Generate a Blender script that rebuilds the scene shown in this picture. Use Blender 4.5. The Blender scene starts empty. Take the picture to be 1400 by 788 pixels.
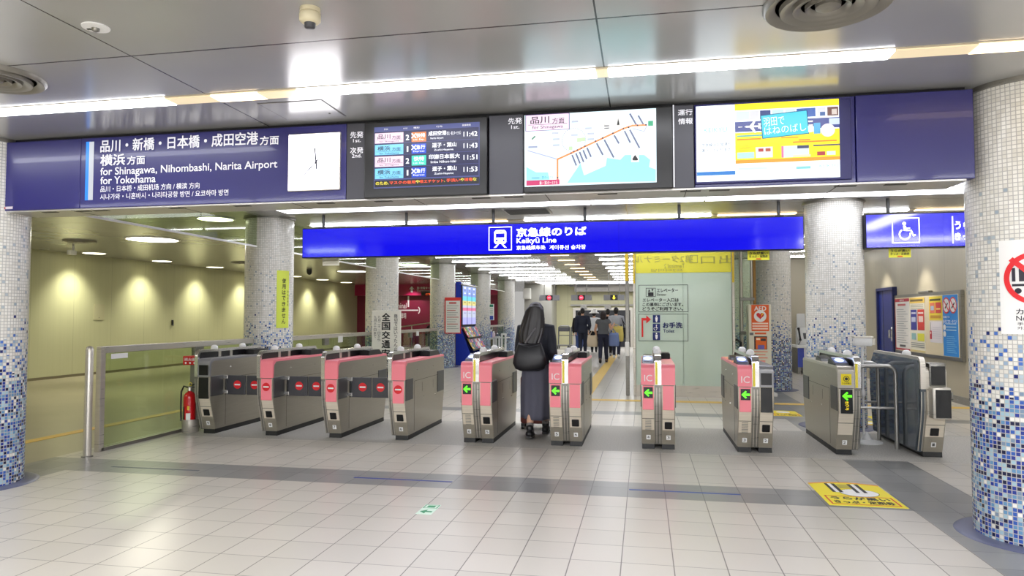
import bpy, bmesh, math, random
from mathutils import Vector, Matrix
random.seed(7)
SC = bpy.context.scene
COL = SC.collection
PI = math.pi

# ------------------------------------------------------------------ camera, world, exposure
FPX = 945.0; CX, CY = 700.0, 394.0; EYE = 1.44
YAW, PITCH = math.radians(10.775), math.radians(2.381)
cd = bpy.data.cameras.new('camera'); cam = bpy.data.objects.new('camera', cd); COL.objects.link(cam)
cd.sensor_width = 36.0; cd.lens = FPX/1400*36.0; cd.clip_start = 0.05; cd.clip_end = 200
cam.location = (0, 0, EYE); cam.rotation_euler = (PI/2+PITCH, 0, YAW)
SC.camera = cam
w = bpy.data.worlds.new('world'); SC.world = w; w.use_nodes = True
w.node_tree.nodes['Background'].inputs[0].default_value = (1, .98, .95, 1)
w.node_tree.nodes['Background'].inputs[1].default_value = 0.3
SC.view_settings.view_transform = 'Standard'; SC.view_settings.look = 'None'
SC.view_settings.exposure = 0.65; SC.view_settings.gamma = 1.0; SC.view_settings.use_curve_mapping = False
try:
    SC.cycles.use_denoising = True; SC.cycles.max_bounces = 10; SC.cycles.transparent_max_bounces = 24
    SC.cycles.sample_clamp_indirect = 6
except Exception: pass
LAMP = 11.0          # strength of the ceiling strips
def area(name, loc, sx, sy, power, col=(1, 1, 1), rot=(0, 0, 0)):
    l = bpy.data.lights.new(name, 'AREA'); l.shape = 'RECTANGLE'; l.size = sx; l.size_y = sy; l.energy = power; l.color = col
    o = bpy.data.objects.new(name, l); COL.objects.link(o); o.location = loc; o.rotation_euler = rot; return o
def spot(name, loc, power, ang, col=(1, 1, 1), blend=.6, rot=(0, 0, 0), rad=.08):
    l = bpy.data.lights.new(name, 'SPOT'); l.energy = power; l.spot_size = math.radians(ang); l.spot_blend = blend; l.color = col; l.shadow_soft_size = rad
    o = bpy.data.objects.new(name, l); COL.objects.link(o); o.location = loc; o.rotation_euler = rot; return o

# pixel of the photograph -> direction, then onto a real plane of the place
_F = Vector((-math.sin(YAW)*math.cos(PITCH), math.cos(YAW)*math.cos(PITCH), math.sin(PITCH)))
_R = Vector((math.cos(YAW), math.sin(YAW), 0)); _U = _R.cross(_F)
def at(x, y, Y=None, X=None, Z=None):
    d = _F+_R*((x-CX)/FPX)-_U*((y-CY)/FPX); c = Vector((0, 0, EYE))
    t = (Y/d.y) if Y is not None else (X/d.x) if X is not None else (Z-EYE)/d.z
    return c+d*t

# ------------------------------------------------------------------ materials
def L(v): v /= 255.0; return v/12.92 if v <= .04045 else ((v+.055)/1.055)**2.4
def S(r, g, b): return (L(r), L(g), L(b), 1)
_mc = {}
def M(name, rgb=(200, 200, 200), rough=.5, metal=0.0, emit=0.0, spec=.5, ergb=None, coat=0.0):
    if name in _mc: return _mc[name]
    m = bpy.data.materials.new(name); m.use_nodes = True; b = m.node_tree.nodes['Principled BSDF']; I = b.inputs
    I['Base Color'].default_value = S(*rgb); I['Roughness'].default_value = rough; I['Metallic'].default_value = metal
    I['Specular IOR Level'].default_value = spec
    if coat: I['Coat Weight'].default_value = coat; I['Coat Roughness'].default_value = .05
    if emit: I['Emission Color'].default_value = S(*(ergb or rgb)); I['Emission Strength'].default_value = emit
    if emit: m.cycles.emission_sampling = 'FRONT' if (name.startswith('lamp_') or 'lens' in name) else 'NONE'
    _mc[name] = m; return m
def C(r, g, b, e=0.0, rough=.5):
    if e: return M('lit_%d_%d_%d_%g' % (r, g, b, e), (r//6, g//6, b//6), .3, 0, e, ergb=(r, g, b))
    return M('paint_%d_%d_%d_%g' % (r, g, b, rough), (r, g, b), rough)
class N:      # arithmetic on shader sockets
    def __init__(s, nt, sk): s.nt, s.s = nt, sk
    def op(s, o, b=None, c=None, rev=False):
        n = s.nt.nodes.new('ShaderNodeMath'); n.operation = o
        for i, v in enumerate([s, b, c]):
            if v is None: continue
            if isinstance(v, N): s.nt.links.new(v.s, n.inputs[i])
            else: n.inputs[i].default_value = v
        return N(s.nt, n.outputs[0])
    def __add__(s, b): return s.op('ADD', b)
    def __sub__(s, b): return s.op('SUBTRACT', b)
    def __mul__(s, b): return s.op('MULTIPLY', b)
    def __truediv__(s, b): return s.op('DIVIDE', b)
    def __lt__(s, b): return s.op('LESS_THAN', b)
    def __gt__(s, b): return s.op('GREATER_THAN', b)
    def floor(s): return s.op('FLOOR')
    def fract(s): return s.op('FRACT')
    def max(s, b): return s.op('MAXIMUM', b)
    def min(s, b): return s.op('MINIMUM', b)
    def between(s, a, b): return (s > a)*(s < b)
    def inv(s): return (s*-1.0)+1.0
def nodes(m):
    nt = m.node_tree; return nt, nt.nodes['Principled BSDF']
def sep(nt, sk):
    n = nt.nodes.new('ShaderNodeSeparateXYZ'); nt.links.new(sk, n.inputs[0]); return [N(nt, o) for o in n.outputs]
def comb(nt, x, y, z=None):
    n = nt.nodes.new('ShaderNodeCombineXYZ')
    for i, v in enumerate([x, y, z]):
        if v is not None: nt.links.new(v.s, n.inputs[i])
    return n.outputs[0]
def white(nt, vec):
    n = nt.nodes.new('ShaderNodeTexWhiteNoise'); n.noise_dimensions = '3D'; nt.links.new(vec, n.inputs['Vector']); return N(nt, n.outputs['Value'])
def noise(nt, vec, scale, detail=3):
    n = nt.nodes.new('ShaderNodeTexNoise'); n.inputs['Scale'].default_value = scale; n.inputs['Detail'].default_value = detail
    nt.links.new(vec, n.inputs['Vector']); return N(nt, n.outputs[0])
def mix(nt, f, a, b):
    n = nt.nodes.new('ShaderNodeMix'); n.data_type = 'RGBA'; nt.links.new(f.s, n.inputs[0])
    for i, v in ((6, a), (7, b)):
        if isinstance(v, tuple): n.inputs[i].default_value = v
        else: nt.links.new(v, n.inputs[i])
    return n.outputs[2]
def ramp(nt, f, stops, mode='LINEAR'):
    n = nt.nodes.new('ShaderNodeValToRGB'); cr = n.color_ramp; cr.interpolation = mode
    while len(cr.elements) < len(stops): cr.elements.new(.5)
    for e, (p, c) in zip(cr.elements, stops): e.position = p; e.color = c if isinstance(c, tuple) else (c, c, c, 1)
    nt.links.new(f.s, n.inputs[0]); return n.outputs[0]
def geo_pos(nt):
    g = nt.nodes.new('ShaderNodeNewGeometry'); return g.outputs['Position']

def mk_floor():
    m = M('floor_tiles', rough=.3, spec=.4); nt, b = nodes(m); p = geo_pos(nt); x, y, z = sep(nt, p)
    T = .3
    cx = ((x-.16)/T); cy = ((y-5.66)/T)
    rnd = white(nt, comb(nt, cx.floor(), cy.floor())); n1 = noise(nt, p, 6); n2 = noise(nt, p, 160, 2); n3 = noise(nt, p, 70, 4)
    gx = cx.fract(); gy = cy.fract()
    jx = ((gx < .011)+(gx > .989)).min(1.0); jy = ((gy < .011)+(gy > .989)).min(1.0)
    v = rnd*.10+n1*.14+.86
    tile = mix(nt, rnd*.6+n1*.2, S(189, 184, 174), S(200, 194, 184))
    stripe = mix(nt, rnd, S(126, 126, 124), S(142, 142, 140))
    terr = ramp(nt, n3*.6+n2*.4, [(.3, S(150, 147, 140)), (.5, S(180, 177, 170)), (.68, S(206, 203, 196))])
    front = y < 7.55
    cross = y.between(5.66, 6.16)*(x > -5.95)*(x < 2.0)
    right = x.between(1.965, 2.57); left = x.between(-5.95, -5.35)*(y < 6.16)
    back = y.between(10.35, 10.7)*(x > -5.3)
    edge = x.between(-5.95, -5.35)*(y > 9.0)
    st = cross.max(right).max(left).max(back).max(edge)
    ter = y.between(7.55, 9.29)*(x > -5.6)*(x < 5.2)
    out = mix(nt, st, tile, stripe)
    jointc = mix(nt, st, S(104, 98, 90), S(92, 92, 90))
    jm = jx.max(jy*.75)
    out = mix(nt, jm, out, jointc)
    corr = (x < -5.95)
    ct = mix(nt, noise(nt, p, 2), S(158, 150, 126), S(170, 162, 138))  # warm corridor lamp light put into the floor colour
    out = mix(nt, corr, out, ct)
    out = mix(nt, ter, out, terr)
    nt.links.new(out, b.inputs['Base Color'])
    r = ter*.25+.28
    nt.links.new(r.s, b.inputs['Roughness']); return m
def mk_mosaic():
    m = M('glass_mosaic', rough=.22, spec=.5); nt, b = nodes(m)
    uvn = nt.nodes.new('ShaderNodeUVMap'); u, v, _ = sep(nt, uvn.outputs[0])
    oi = nt.nodes.new('ShaderNodeObjectInfo'); rnd = N(nt, oi.outputs['Random'])
    T = 2*PI*.36/84
    cu, cv = u/T, v/T
    r1 = white(nt, comb(nt, cu.floor(), cv.floor(), rnd*37.0)); r2 = white(nt, comb(nt, cu.floor(), cv.floor(), rnd*37.0+11.3)); r3 = white(nt, comb(nt, cu.floor(), cv.floor(), rnd*37.0+5.1))
    zn = v/3.0
    dens = N(nt, ramp(nt, zn, [(0, .95), (.12, .92), (.26, .86), (.31, .70), (.363, .48), (.41, .30), (.46, .14), (.52, .08), (.75, .05), (.80, 0)]))
    on = r1 < dens
    low = ramp(nt, r2, [(0, S(160, 190, 204)), (.20, S(100, 144, 184)), (.36, S(52, 90, 172)), (.56, S(38, 56, 140)), (.74, S(24, 28, 66)), (.92, S(122, 142, 166))], 'CONSTANT')
    mid = ramp(nt, r2, [(0, S(178, 192, 202)), (.35, S(150, 172, 198)), (.62, S(74, 112, 190)), (.84, S(36, 44, 110))], 'CONSTANT')
    up = ramp(nt, r2, [(0, S(178, 188, 194)), (.6, S(160, 172, 184))], 'CONSTANT')
    pal = mix(nt, (zn < .33)*1.0, mid, low); pal = mix(nt, (zn > (r3*.06+.44)), pal, up)
    wh = mix(nt, r3, S(218, 215, 206), S(236, 234, 228))
    colr = mix(nt, on, wh, pal)
    fu, fv = cu.fract(), cv.fract()
    g = ((fu < .09)+(fu > .91)+(fv < .09)+(fv > .91)).min(1.0)
    colr = mix(nt, g, colr, S(176, 175, 170))
    nt.links.new(colr, b.inputs['Base Color'])
    nt.links.new((g*.5+.2).s, b.inputs['Roughness'])
    return m
def mk_ceiling():
    m = M('ceiling_panels', (150, 148, 146), rough=.3, metal=.35); nt, b = nodes(m); p = geo_pos(nt); x, y, z = sep(nt, p)
    fx = ((x+2.93)/2.7).fract(); fy = ((y-3.48)/3.1).fract()
    j = ((fx < .0035)+(fy < .004)).min(1.0)
    n = noise(nt, p, 1.2, 2)
    base = mix(nt, n, S(174, 173, 172), S(188, 188, 187))
    nt.links.new(mix(nt, j, base, S(60, 60, 60)), b.inputs['Base Color']); nt.links.new((n*.05+.2).s, b.inputs['Roughness'])
    return m
def mk_wall(name, a, c, fx=True):
    m = M(name, a, rough=.45); nt, b = nodes(m); p = geo_pos(nt); x, y, z = sep(nt, p)
    t = (y if fx else x)
    n = noise(nt, comb(nt, t*22.0, z*.15), 1.0, 4); k = (t/1.2).fract() < .006
    nt.links.new(mix(nt, k*.5, mix(nt, n, S(*a), S(*c)), S(60, 58, 48)), b.inputs['Base Color']); return m
def mk_steel(name, rgb, rough, metal=.9):
    m = M(name, rgb, rough, metal); nt, b = nodes(m)
    tc = nt.nodes.new('ShaderNodeTexCoord'); x, y, z = sep(nt, tc.outputs['Object'])
    n = noise(nt, comb(nt, x*3.0, y*3.0, z*90.0), 1.0, 3)
    nt.links.new(mix(nt, n, S(*rgb), S(*[min(255, int(c*1.1)) for c in rgb])), b.inputs['Base Color'])
    nt.links.new((n*.14+(rough-.07)).s, b.inputs['Roughness']); return m
def mk_glass(name, rgb, refl=.9, tint=1.0):
    m = bpy.data.materials.new(name); m.use_nodes = True; nt = m.node_tree; nt.nodes.clear()
    o = nt.nodes.new('ShaderNodeOutputMaterial'); t = nt.nodes.new('ShaderNodeBsdfTransparent'); t.inputs[0].default_value = S(*rgb)
    g = nt.nodes.new('ShaderNodeBsdfGlossy'); g.inputs['Roughness'].default_value = .02
    ge = nt.nodes.new('ShaderNodeNewGeometry'); dt = nt.nodes.new('ShaderNodeVectorMath'); dt.operation = 'DOT_PRODUCT'
    nt.links.new(ge.outputs['Normal'], dt.inputs[0]); nt.links.new(ge.outputs['Incoming'], dt.inputs[1])
    mx = nt.nodes.new('ShaderNodeMixShader'); k = (N(nt, dt.outputs['Value']).op('ABSOLUTE').inv().op('POWER', 5.0)*.7+.03)*refl
    nt.links.new(k.s, mx.inputs[0]); nt.links.new(t.outputs[0], mx.inputs[1]); nt.links.new(g.outputs[0], mx.inputs[2]); nt.links.new(mx.outputs[0], o.inputs[0]); return m
FLOOR = mk_floor(); MOS = mk_mosaic(); CEIL = mk_ceiling()
WALL_L = mk_wall('beige_wall_lining', (182, 182, 144), (196, 195, 157)); WALL_R = mk_wall('putty_wall_lining', (176, 168, 148), (186, 178, 158))
WALL_H = mk_wall('hall_wall_lining', (226, 226, 224), (234, 234, 232)); WALL_F = mk_wall('far_wall_lining', (176, 172, 132), (188, 184, 146), False)
STEEL = mk_steel('brushed_steel', (190, 185, 174), .3, .6); STEELD = mk_steel('dark_steel', (132, 130, 124), .3, .7); CHROME = mk_steel('bright_steel', (214, 212, 208), .18)
GSIDE = mk_steel('gate_steel', (160, 154, 140), .32, .6); GLASSD = M('smoked_panel', (92, 100, 106), .12, .35)
PINK = M('pink_enamel', (252, 138, 150), .3, coat=.2); BLACK = M('black_plastic', (16, 16, 18), .3); PLINTH = M('black_plinth', (22, 22, 20), .5)
DGREY = M('dark_grey_plastic', (66, 66, 70), .4); SEAM = M('seam_shadow_gap', (58, 56, 50), .5); NAVY = M('navy_panel', (34, 32, 104), .3, coat=.2)
GREYP = M('charcoal_panel', (62, 62, 70), .4); WHITE = M('white_plastic', (232, 232, 230), .35); YEL = M('yellow_tape', (236, 216, 60), .4)
GLASS = mk_glass('clear_glass', (226, 236, 226), .9); GLASSG = mk_glass('green_glass', (228, 236, 222), .9)
LAMPW = M('lamp_white', (255, 255, 255), .5, 0, LAMP, ergb=(246, 248, 255)); LAMPY = M('lamp_warm', (255, 255, 255), .5, 0, 3.0, ergb=(255, 222, 170))
LAMPG = M('lamp_channel', (200, 188, 165), .4); GAPGLOW = M('lit_channel_gap', (220, 205, 170), .4, 0, .42, ergb=(232, 212, 176))  # faint glow stands in for lamp light reflected inside the channel gaps
RED = C(226, 28, 38); WHT = C(240, 240, 238); INK = C(30, 30, 34)

# ------------------------------------------------------------------ mesh helpers
def bx(bm, x0, x1, y0, y1, z0, z1, bev=0, seg=2):
    r = bmesh.ops.create_cube(bm, size=1); vs = r['verts']
    for v in vs: v.co = Vector(((x0+x1)/2+v.co.x*(x1-x0), (y0+y1)/2+v.co.y*(y1-y0), (z0+z1)/2+v.co.z*(z1-z0)))
    if bev:
        es = list({e for v in vs for e in v.link_edges}); bmesh.ops.bevel(bm, geom=es, offset=bev, segments=seg, affect='EDGES', profile=.5)
    return bm
def B(*a, **k): return bx(bmesh.new(), *a, **k)
def lens_box(x0, x1, y0, y1, z0, z1):      # lamp cover: underside and rim, open towards the housing
    bm = B(x0, x1, y0, y1, z0, z1); bm.normal_update()
    bmesh.ops.delete(bm, geom=[f for f in bm.faces if f.normal.z > .5], context='FACES'); return bm
def loft(bm, rings, cap=True, closed=True):
    vr = [[bm.verts.new(p) for p in r] for r in rings]; n = len(vr[0])
    for a, b in zip(vr, vr[1:]):
        for i in range(n if closed else n-1):
            j = (i+1) % n
            try: bm.faces.new((a[i], a[j], b[j], b[i]))
            except ValueError: pass
    if cap: bm.faces.new(vr[0][::-1]); bm.faces.new(vr[-1])
    return bm
def cyl(bm, x, y, z0, z1, r, r1=None, n=32):
    r1 = r if r1 is None else r1
    return loft(bm, [[Vector((x+q*math.cos(2*PI*i/n), y+q*math.sin(2*PI*i/n), z)) for i in range(n)] for z, q in ((z0, r), (z1, r1))])
def lathe(bm, x, y, prof, n=32):
    return loft(bm, [[Vector((x+q*math.cos(2*PI*i/n), y+q*math.sin(2*PI*i/n), z)) for i in range(n)] for q, z in prof])
def tube(bm, pts, r, n=10, r1=None):
    pts = [Vector(p) for p in pts]; rings = []; m = len(pts)
    up = None
    for i, p in enumerate(pts):
        d = (pts[min(i+1, m-1)]-pts[max(i-1, 0)]).normalized()
        if up is None: up = d.orthogonal().normalized()
        up = (up-d*up.dot(d)); up = up.normalized() if up.length > 1e-6 else d.orthogonal().normalized(); s = d.cross(up)
        q = r if r1 is None else (r[i] if isinstance(r, list) else r+(r1-r)*i/(m-1))
        rings.append([p+(up*math.cos(2*PI*k/n)+s*math.sin(2*PI*k/n))*q for k in range(n)])
    return loft(bm, rings)
def arc(c, r, a0, a1, n, f): return [f(c[0]+r*math.cos(a0+(a1-a0)*i/n), c[1]+r*math.sin(a0+(a1-a0)*i/n)) for i in range(n+1)]
def prism(bm, poly, x0, x1, axis='x', bev=0):
    pl = []
    for q in poly:
        if not pl or math.hypot(q[0]-pl[-1][0], q[1]-pl[-1][1]) > 1e-4: pl.append(q)
    if math.hypot(pl[0][0]-pl[-1][0], pl[0][1]-pl[-1][1]) < 1e-4: pl.pop()
    poly = pl
    mp = {'x': lambda t, a, b: Vector((t, a, b)), 'y': lambda t, a, b: Vector((a, t, b)), 'z': lambda t, a, b: Vector((a, b, t))}[axis]
    v0 = [bm.verts.new(mp(x0, a, b)) for a, b in poly]; v1 = [bm.verts.new(mp(x1, a, b)) for a, b in poly]; n = len(poly)
    fs = [bm.faces.new(v0), bm.faces.new(v1[::-1])]
    for i in range(n): j = (i+1) % n; fs.append(bm.faces.new((v0[i], v1[i], v1[j], v0[j])))
    if bev:
        es = list(fs[0].edges)+list(fs[1].edges); bmesh.ops.bevel(bm, geom=es, offset=bev, segments=2, affect='EDGES')
    return bm
def ell(bm, c, rx, ry, rz, rot=None, sub=3):
    r = bmesh.ops.create_icosphere(bm, subdivisions=sub, radius=1); mt = rot or Matrix()
    for v in r['verts']: v.co = Vector(c)+(mt @ Vector((v.co.x*rx, v.co.y*ry, v.co.z*rz)))
    return bm
def obj(name, bm, mats, parent=None, smooth=None, world=True):
    if name != 'diffuser': bmesh.ops.recalc_face_normals(bm, faces=bm.faces)
    if parent is not None and world: bm.transform((Matrix.Translation(parent.location) @ parent.rotation_euler.to_matrix().to_4x4()).inverted())
    me = bpy.data.meshes.new(name); bm.to_mesh(me); bm.free()
    for m in (mats if isinstance(mats, list) else [mats]): me.materials.append(m)
    if smooth is not None:
        for p in me.polygons: p.use_smooth = True
        if smooth < 179:
            try: me.set_sharp_from_angle(angle=math.radians(smooth))
            except Exception: pass
    o = bpy.data.objects.new(name, me); COL.objects.link(o)
    if parent is not None: o.parent = parent
    return o
def loc_part(name, bm, mats, parent, smooth=None): return obj(name, bm, mats, parent, smooth, False)
def sub(name, bm, mats, part, smooth=None):     # child of a part; part sits at its parent's origin
    root = part.parent
    bmesh.ops.recalc_face_normals(bm, faces=bm.faces)
    if root is not None: bm.transform((Matrix.Translation(root.location) @ root.rotation_euler.to_matrix().to_4x4()).inverted())
    o = obj(name, bm, mats, None, smooth); o.parent = part; return o
def lsub(name, bm, mats, part, smooth=None):
    o = obj(name, bm, mats, None, smooth); o.parent = part; return o
def thing(name, label, cat, loc=(0, 0, 0), rotz=0, group=None):
    o = bpy.data.objects.new(name, None); o.empty_display_size = .1; COL.objects.link(o); o.location = loc; o.rotation_euler = (0, 0, rotz)
    o['label'] = label; o['category'] = cat
    if group: o['group'] = group
    return o
def tag(o, label, cat, group=None):
    o['label'] = label; o['category'] = cat
    if group: o['group'] = group
    return o
def struct(name, bm, m, smooth=None): o = obj(name, bm, m, None, smooth); o['kind'] = 'structure'; return o
def dup(root, loc, rotz=None, label=None):
    r = root.copy(); COL.objects.link(r); r.location = loc
    if rotz is not None: r.rotation_euler = (0, 0, rotz)
    if label: r['label'] = label
    for ch in list(root.children):
        c = ch.copy(); COL.objects.link(c); c.parent = r
        for g in ch.children:
            d = g.copy(); COL.objects.link(d); d.parent = c
    return r

# flat printing on a real plane: O + u*U + v*V + n*offset
_tc = {}
def text_mesh(s, bold):
    k = (s, bold)
    if k not in _tc:
        c = bpy.data.curves.new('t', 'FONT'); c.body = s; c.resolution_u = 4; c.offset = bold
        o = bpy.data.objects.new('t', c); COL.objects.link(o); dg = bpy.context.evaluated_depsgraph_get()
        me = bpy.data.meshes.new_from_object(o.evaluated_get(dg))
        vs = [(v.co.x, v.co.y) for v in me.vertices]; fs = [tuple(p.vertices) for p in me.polygons]
        bpy.data.objects.remove(o); bpy.data.curves.remove(c); bpy.data.meshes.remove(me); _tc[k] = (vs, fs)
    return _tc[k]
class G:
    def __init__(s, frm, step=.0012, base=.002):
        s.f = frm; s.bm = bmesh.new(); s.mats = []; s.step = step; s.base = base; s.n = 0
    def mi(s, m):
        if m not in s.mats: s.mats.append(m)
        return s.mats.index(m)
    def face(s, pts, m, l=1):
        s.n += 1; h = s.base+l*s.step+min(s.n, 60)*1.2e-5
        f = s.bm.faces.new([s.bm.verts.new(s.f(u, v, h)) for u, v in pts]); f.material_index = s.mi(m)
    def rect(s, u0, v0, u1, v1, m, l=1): s.face([(u0, v0), (u1, v0), (u1, v1), (u0, v1)], m, l)
    def disc(s, u, v, r, m, l=1, n=32, ry=None): s.face([(u+r*math.cos(2*PI*i/n), v+(ry or r)*math.sin(2*PI*i/n)) for i in range(n)], m, l)
    def ring(s, u, v, r, t, m, l=1, n=40, a0=0, a1=2*PI):
        for i in range(n):
            a, b = a0+(a1-a0)*i/n, a0+(a1-a0)*(i+1)/n
            s.face([(u+q*math.cos(t_), v+q*math.sin(t_)) for q, t_ in ((r, a), (r, b), (r-t, b), (r-t, a))], m, l)
    def line(s, p, q, t, m, l=1):
        dx, dy = q[0]-p[0], q[1]-p[1]; d = math.hypot(dx, dy) or 1; nx, ny = -dy/d*t/2, dx/d*t/2
        s.face([(p[0]+nx, p[1]+ny), (q[0]+nx, q[1]+ny), (q[0]-nx, q[1]-ny), (p[0]-nx, p[1]-ny)], m, l)
    def frame(s, u0, v0, u1, v1, t, m, l=1):
        s.rect(u0, v0, u1, v0+t, m, l); s.rect(u0, v1-t, u1, v1, m, l); s.rect(u0, v0+t, u0+t, v1-t, m, l); s.rect(u1-t, v0+t, u1, v1-t, m, l)
    def text(s, body, u0, v0, u1, v1, m, l=2, bold=.018, rot=0):
        if bold and rot == 0 and body:
            n_ = max(len(body), 1); e_ = max(sum(1.0 if ord(c) > 0x2e80 else .56 for c in body), .5); d_ = min((u1-u0)/e_, (v1-v0)*1.3)*bold*.62
            for dx, dy, k in ((-d_, -d_, .00), (d_, -d_, .05), (-d_, d_, .10), (d_, d_, .15)): s.text(body, u0+d_+dx, v0+d_+dy, u1-d_+dx, v1-d_+dy, m, l+k, 0)
            return
        vs, fs = text_mesh(body, 0)
        if not vs: return
        xa, xb = min(v[0] for v in vs), max(v[0] for v in vs); ya, yb = min(v[1] for v in vs), max(v[1] for v in vs)
        s.n += 1; h = s.base+l*s.step+min(s.n, 60)*1.2e-5; i = s.mi(m); cu, cv = (u0+u1)/2, (v0+v1)/2; cr, sr = math.cos(rot), math.sin(rot); nv = []
        for x, y in vs:
            u = u0+(x-xa)/max(xb-xa, 1e-6)*(u1-u0)-cu; v = v0+(y-ya)/max(yb-ya, 1e-6)*(v1-v0)-cv
            nv.append(s.bm.verts.new(s.f(cu+u*cr-v*sr, cv+u*sr+v*cr, h)))
        for f in fs:
            try: q = s.bm.faces.new([nv[k] for k in f]); q.material_index = i
            except ValueError: pass
    def vtext(s, body, u, v, size, m, l=2, pitch=1.08, bold=.01, sx=1.0):     # vertical writing, top at v
        for k, ch in enumerate(body):
            if ch == '一': s.rect(u-size*.42*sx, v-(k*pitch+.56)*size, u+size*.42*sx, v-(k*pitch+.48)*size, m, l); continue
            if ch == 'ー': s.rect(u-size*.06, v-(k*pitch+.9)*size, u+size*.06, v-(k*pitch+.1)*size, m, l); continue
            sm = .72 if ch in 'っゃゅょの' else .9
            s.text(ch, u-size*sm/2*sx, v-(k*pitch+.5+sm/2)*size, u+size*sm/2*sx, v-(k*pitch+.5-sm/2)*size, m, l, bold)
    def build(s, name, parent=None, part=None):
        # writing may overlap, so keep its own normals
        me = bpy.data.meshes.new(name)
        inv = None
        root = parent if parent is not None else (part.parent if part is not None else None)
        if root is not None: s.bm.transform((Matrix.Translation(root.location) @ root.rotation_euler.to_matrix().to_4x4()).inverted())
        s.bm.to_mesh(me); s.bm.free()
        for m in s.mats: me.materials.append(m)
        o = bpy.data.objects.new(name, me); COL.objects.link(o)
        if parent is not None: o.parent = parent
        if part is not None: o.parent = part
        return o
def FY(Y): return lambda u, v, h: Vector((u, Y-h, v))                      # faces the camera
def FXn(X): return lambda u, v, h: Vector((X-h, -u, v))                    # on a right-hand wall, u = -Y
def FZ(Z=0): return lambda u, v, h: Vector((u, v, Z+h))                    # on the floor
class PY(G):      # printing on a Y = const face, boxes given by the photograph's pixels
    def __init__(s, Y, k=1, ox=0, oy=0, **kw):
        G.__init__(s, FY(Y), **kw); s.Y = Y; s.k, s.ox, s.oy = k, ox, oy
    def P(s, x, y): p = at(s.ox+x/s.k, s.oy+y/s.k, Y=s.Y); return (p.x, p.z)
    def box(s, xl, yt, xr, yb):
        a, b, c = s.P(xl, yt), s.P(xl, yb), s.P(xr, yb); return a[0], b[1], c[0], a[1]
    def prect(s, xl, yt, xr, yb, m, l=1): s.rect(*s.box(xl, yt, xr, yb), m, l)
    def ptext(s, t, xl, yt, xr, yb, m, l=3, bold=.018): s.text(t, *s.box(xl, yt, xr, yb), m, l, bold)
    def ppoly(s, pts, m, l=1): s.face([s.P(*p) for p in pts], m, l)
    def pline(s, p, q, t, m, l=1): s.line(s.P(*p), s.P(*q), t, m, l)

# ------------------------------------------------------------------ the setting
ZC = 2.96
struct('floor', B(-13.6, 9, -20, 41, -.1, 0), FLOOR)
struct('ceiling', B(-13.6, 9, -20, 41, ZC, ZC+.1), CEIL)
struct('wall_left', B(-13.7, -13.5, -20, 31.2, 0, ZC), WALL_L)
struct('baseboard_left', B(-13.5, -13.48, -20, 31.2, 0, .06), M('skirting_brown', (112, 104, 80), .5))
struct('wall_right', B(5.15, 5.3, 8.2, 19.4, 0, ZC), WALL_R)
struct('baseboard_right', B(5.12, 5.15, 8.2, 15.47, 0, .12), STEELD)
struct('wall_lobby', B(5.15, 9, 8.0, 8.2, 0, ZC), WALL_H)
struct('wall_lobby_side', B(8.8, 9, -20, 8, 0, ZC), WALL_H)
struct('wall_behind', B(-13.6, 9, -20.2, -20, 0, ZC), WALL_H)
struct('wall_alcove', B(3.3, 5.3, 19.4, 19.6, 0, ZC), WALL_R)
struct('baseboard_alcove', B(3.3, 5.15, 19.36, 19.4, 0, .3), STEELD)
struct('wall_far', B(-4.2, 3.5, 33.4, 33.6, 0, ZC), WALL_F)
struct('wall_passage', B(-5.4, -4.2, 31.6, 33.6, 0, ZC), WALL_F)
struct('trim_passage', prism(bmesh.new(), [(-5.42, 31.55), (-4.15, 31.55), (-4.15, 33.4), (-4.25, 33.4), (-4.25, 31.6), (-5.42, 31.6)], 0, ZC, 'z'), M('passage_cladding', (150, 148, 138), .4))
# door in the right wall: deep blue, slightly recessed
dp = struct('door_1', B(5.10, 5.15, 15.58, 16.5, 0.02, 2.0, bev=.006), M('blue_door', (30, 44, 118), .3))
o = obj('door_frame', prism(bmesh.new(), [(15.52, 0), (15.52, 2.06), (16.56, 2.06), (16.56, 0), (16.5, 0), (16.5, 2.0), (15.58, 2.0), (15.58, 0)], 5.06, 5.15), M('blue_frame', (20, 28, 80), .4)); o.parent = dp
o = obj('door_seam', B(5.095, 5.102, 16.22, 16.23, .05, 2.0), SEAM); o.parent = dp
bm = bmesh.new(); bx(bm, 5.07, 5.10, 15.62, 15.70, .93, 1.23, bev=.008); tube(bm, [(5.03, 15.66, 1.0), (5.03, 15.66, 1.16)], .016); tube(bm, [(5.08, 15.66, 1.0), (5.03, 15.66, 1.0)], .012); tube(bm, [(5.08, 15.66, 1.16), (5.03, 15.66, 1.16)], .012)
o = obj('door_handle', bm, CHROME, None, 40); o.parent = dp

# crimson wall of the passage on the left, with its lit upper band
CRIM = M('crimson_wall', (128, 30, 62), .4); CRIMD = M('crimson_fascia', (168, 24, 78), .35)
cw = struct('wall_crimson', B(-13.6, -5.9, 31.2, 31.4, 0, 2.5), CRIM)
fa = thing('overhead_fascia', 'crimson fascia over the far left passage with white arrow and small lettering', 'sign', (-9.7, 31.0, 2.42))
obj('fascia_board', B(-13.5, -5.9, 30.9, 31.19, 2.44, ZC), CRIMD, fa)
g = PY(30.9, step=.004)
g.ppoly([(563, 391.5), (567, 396), (564.4, 395.2), (564.4, 400), (561.6, 400), (561.6, 395.2), (559, 396)], WHT)
g.ptext('第1旅客ターミナル', 570, 392.3, 598, 396, WHT); g.ptext('Terminal 1', 570, 396.8, 590, 399, WHT)
g.build('lettering', fa)
g = PY(31.2, step=.004)
wl = thing('wall_lettering', 'large white terminal lettering with a long arrow on crimson wall', 'sign', (-9.2, 31.19, 0.9))
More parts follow.
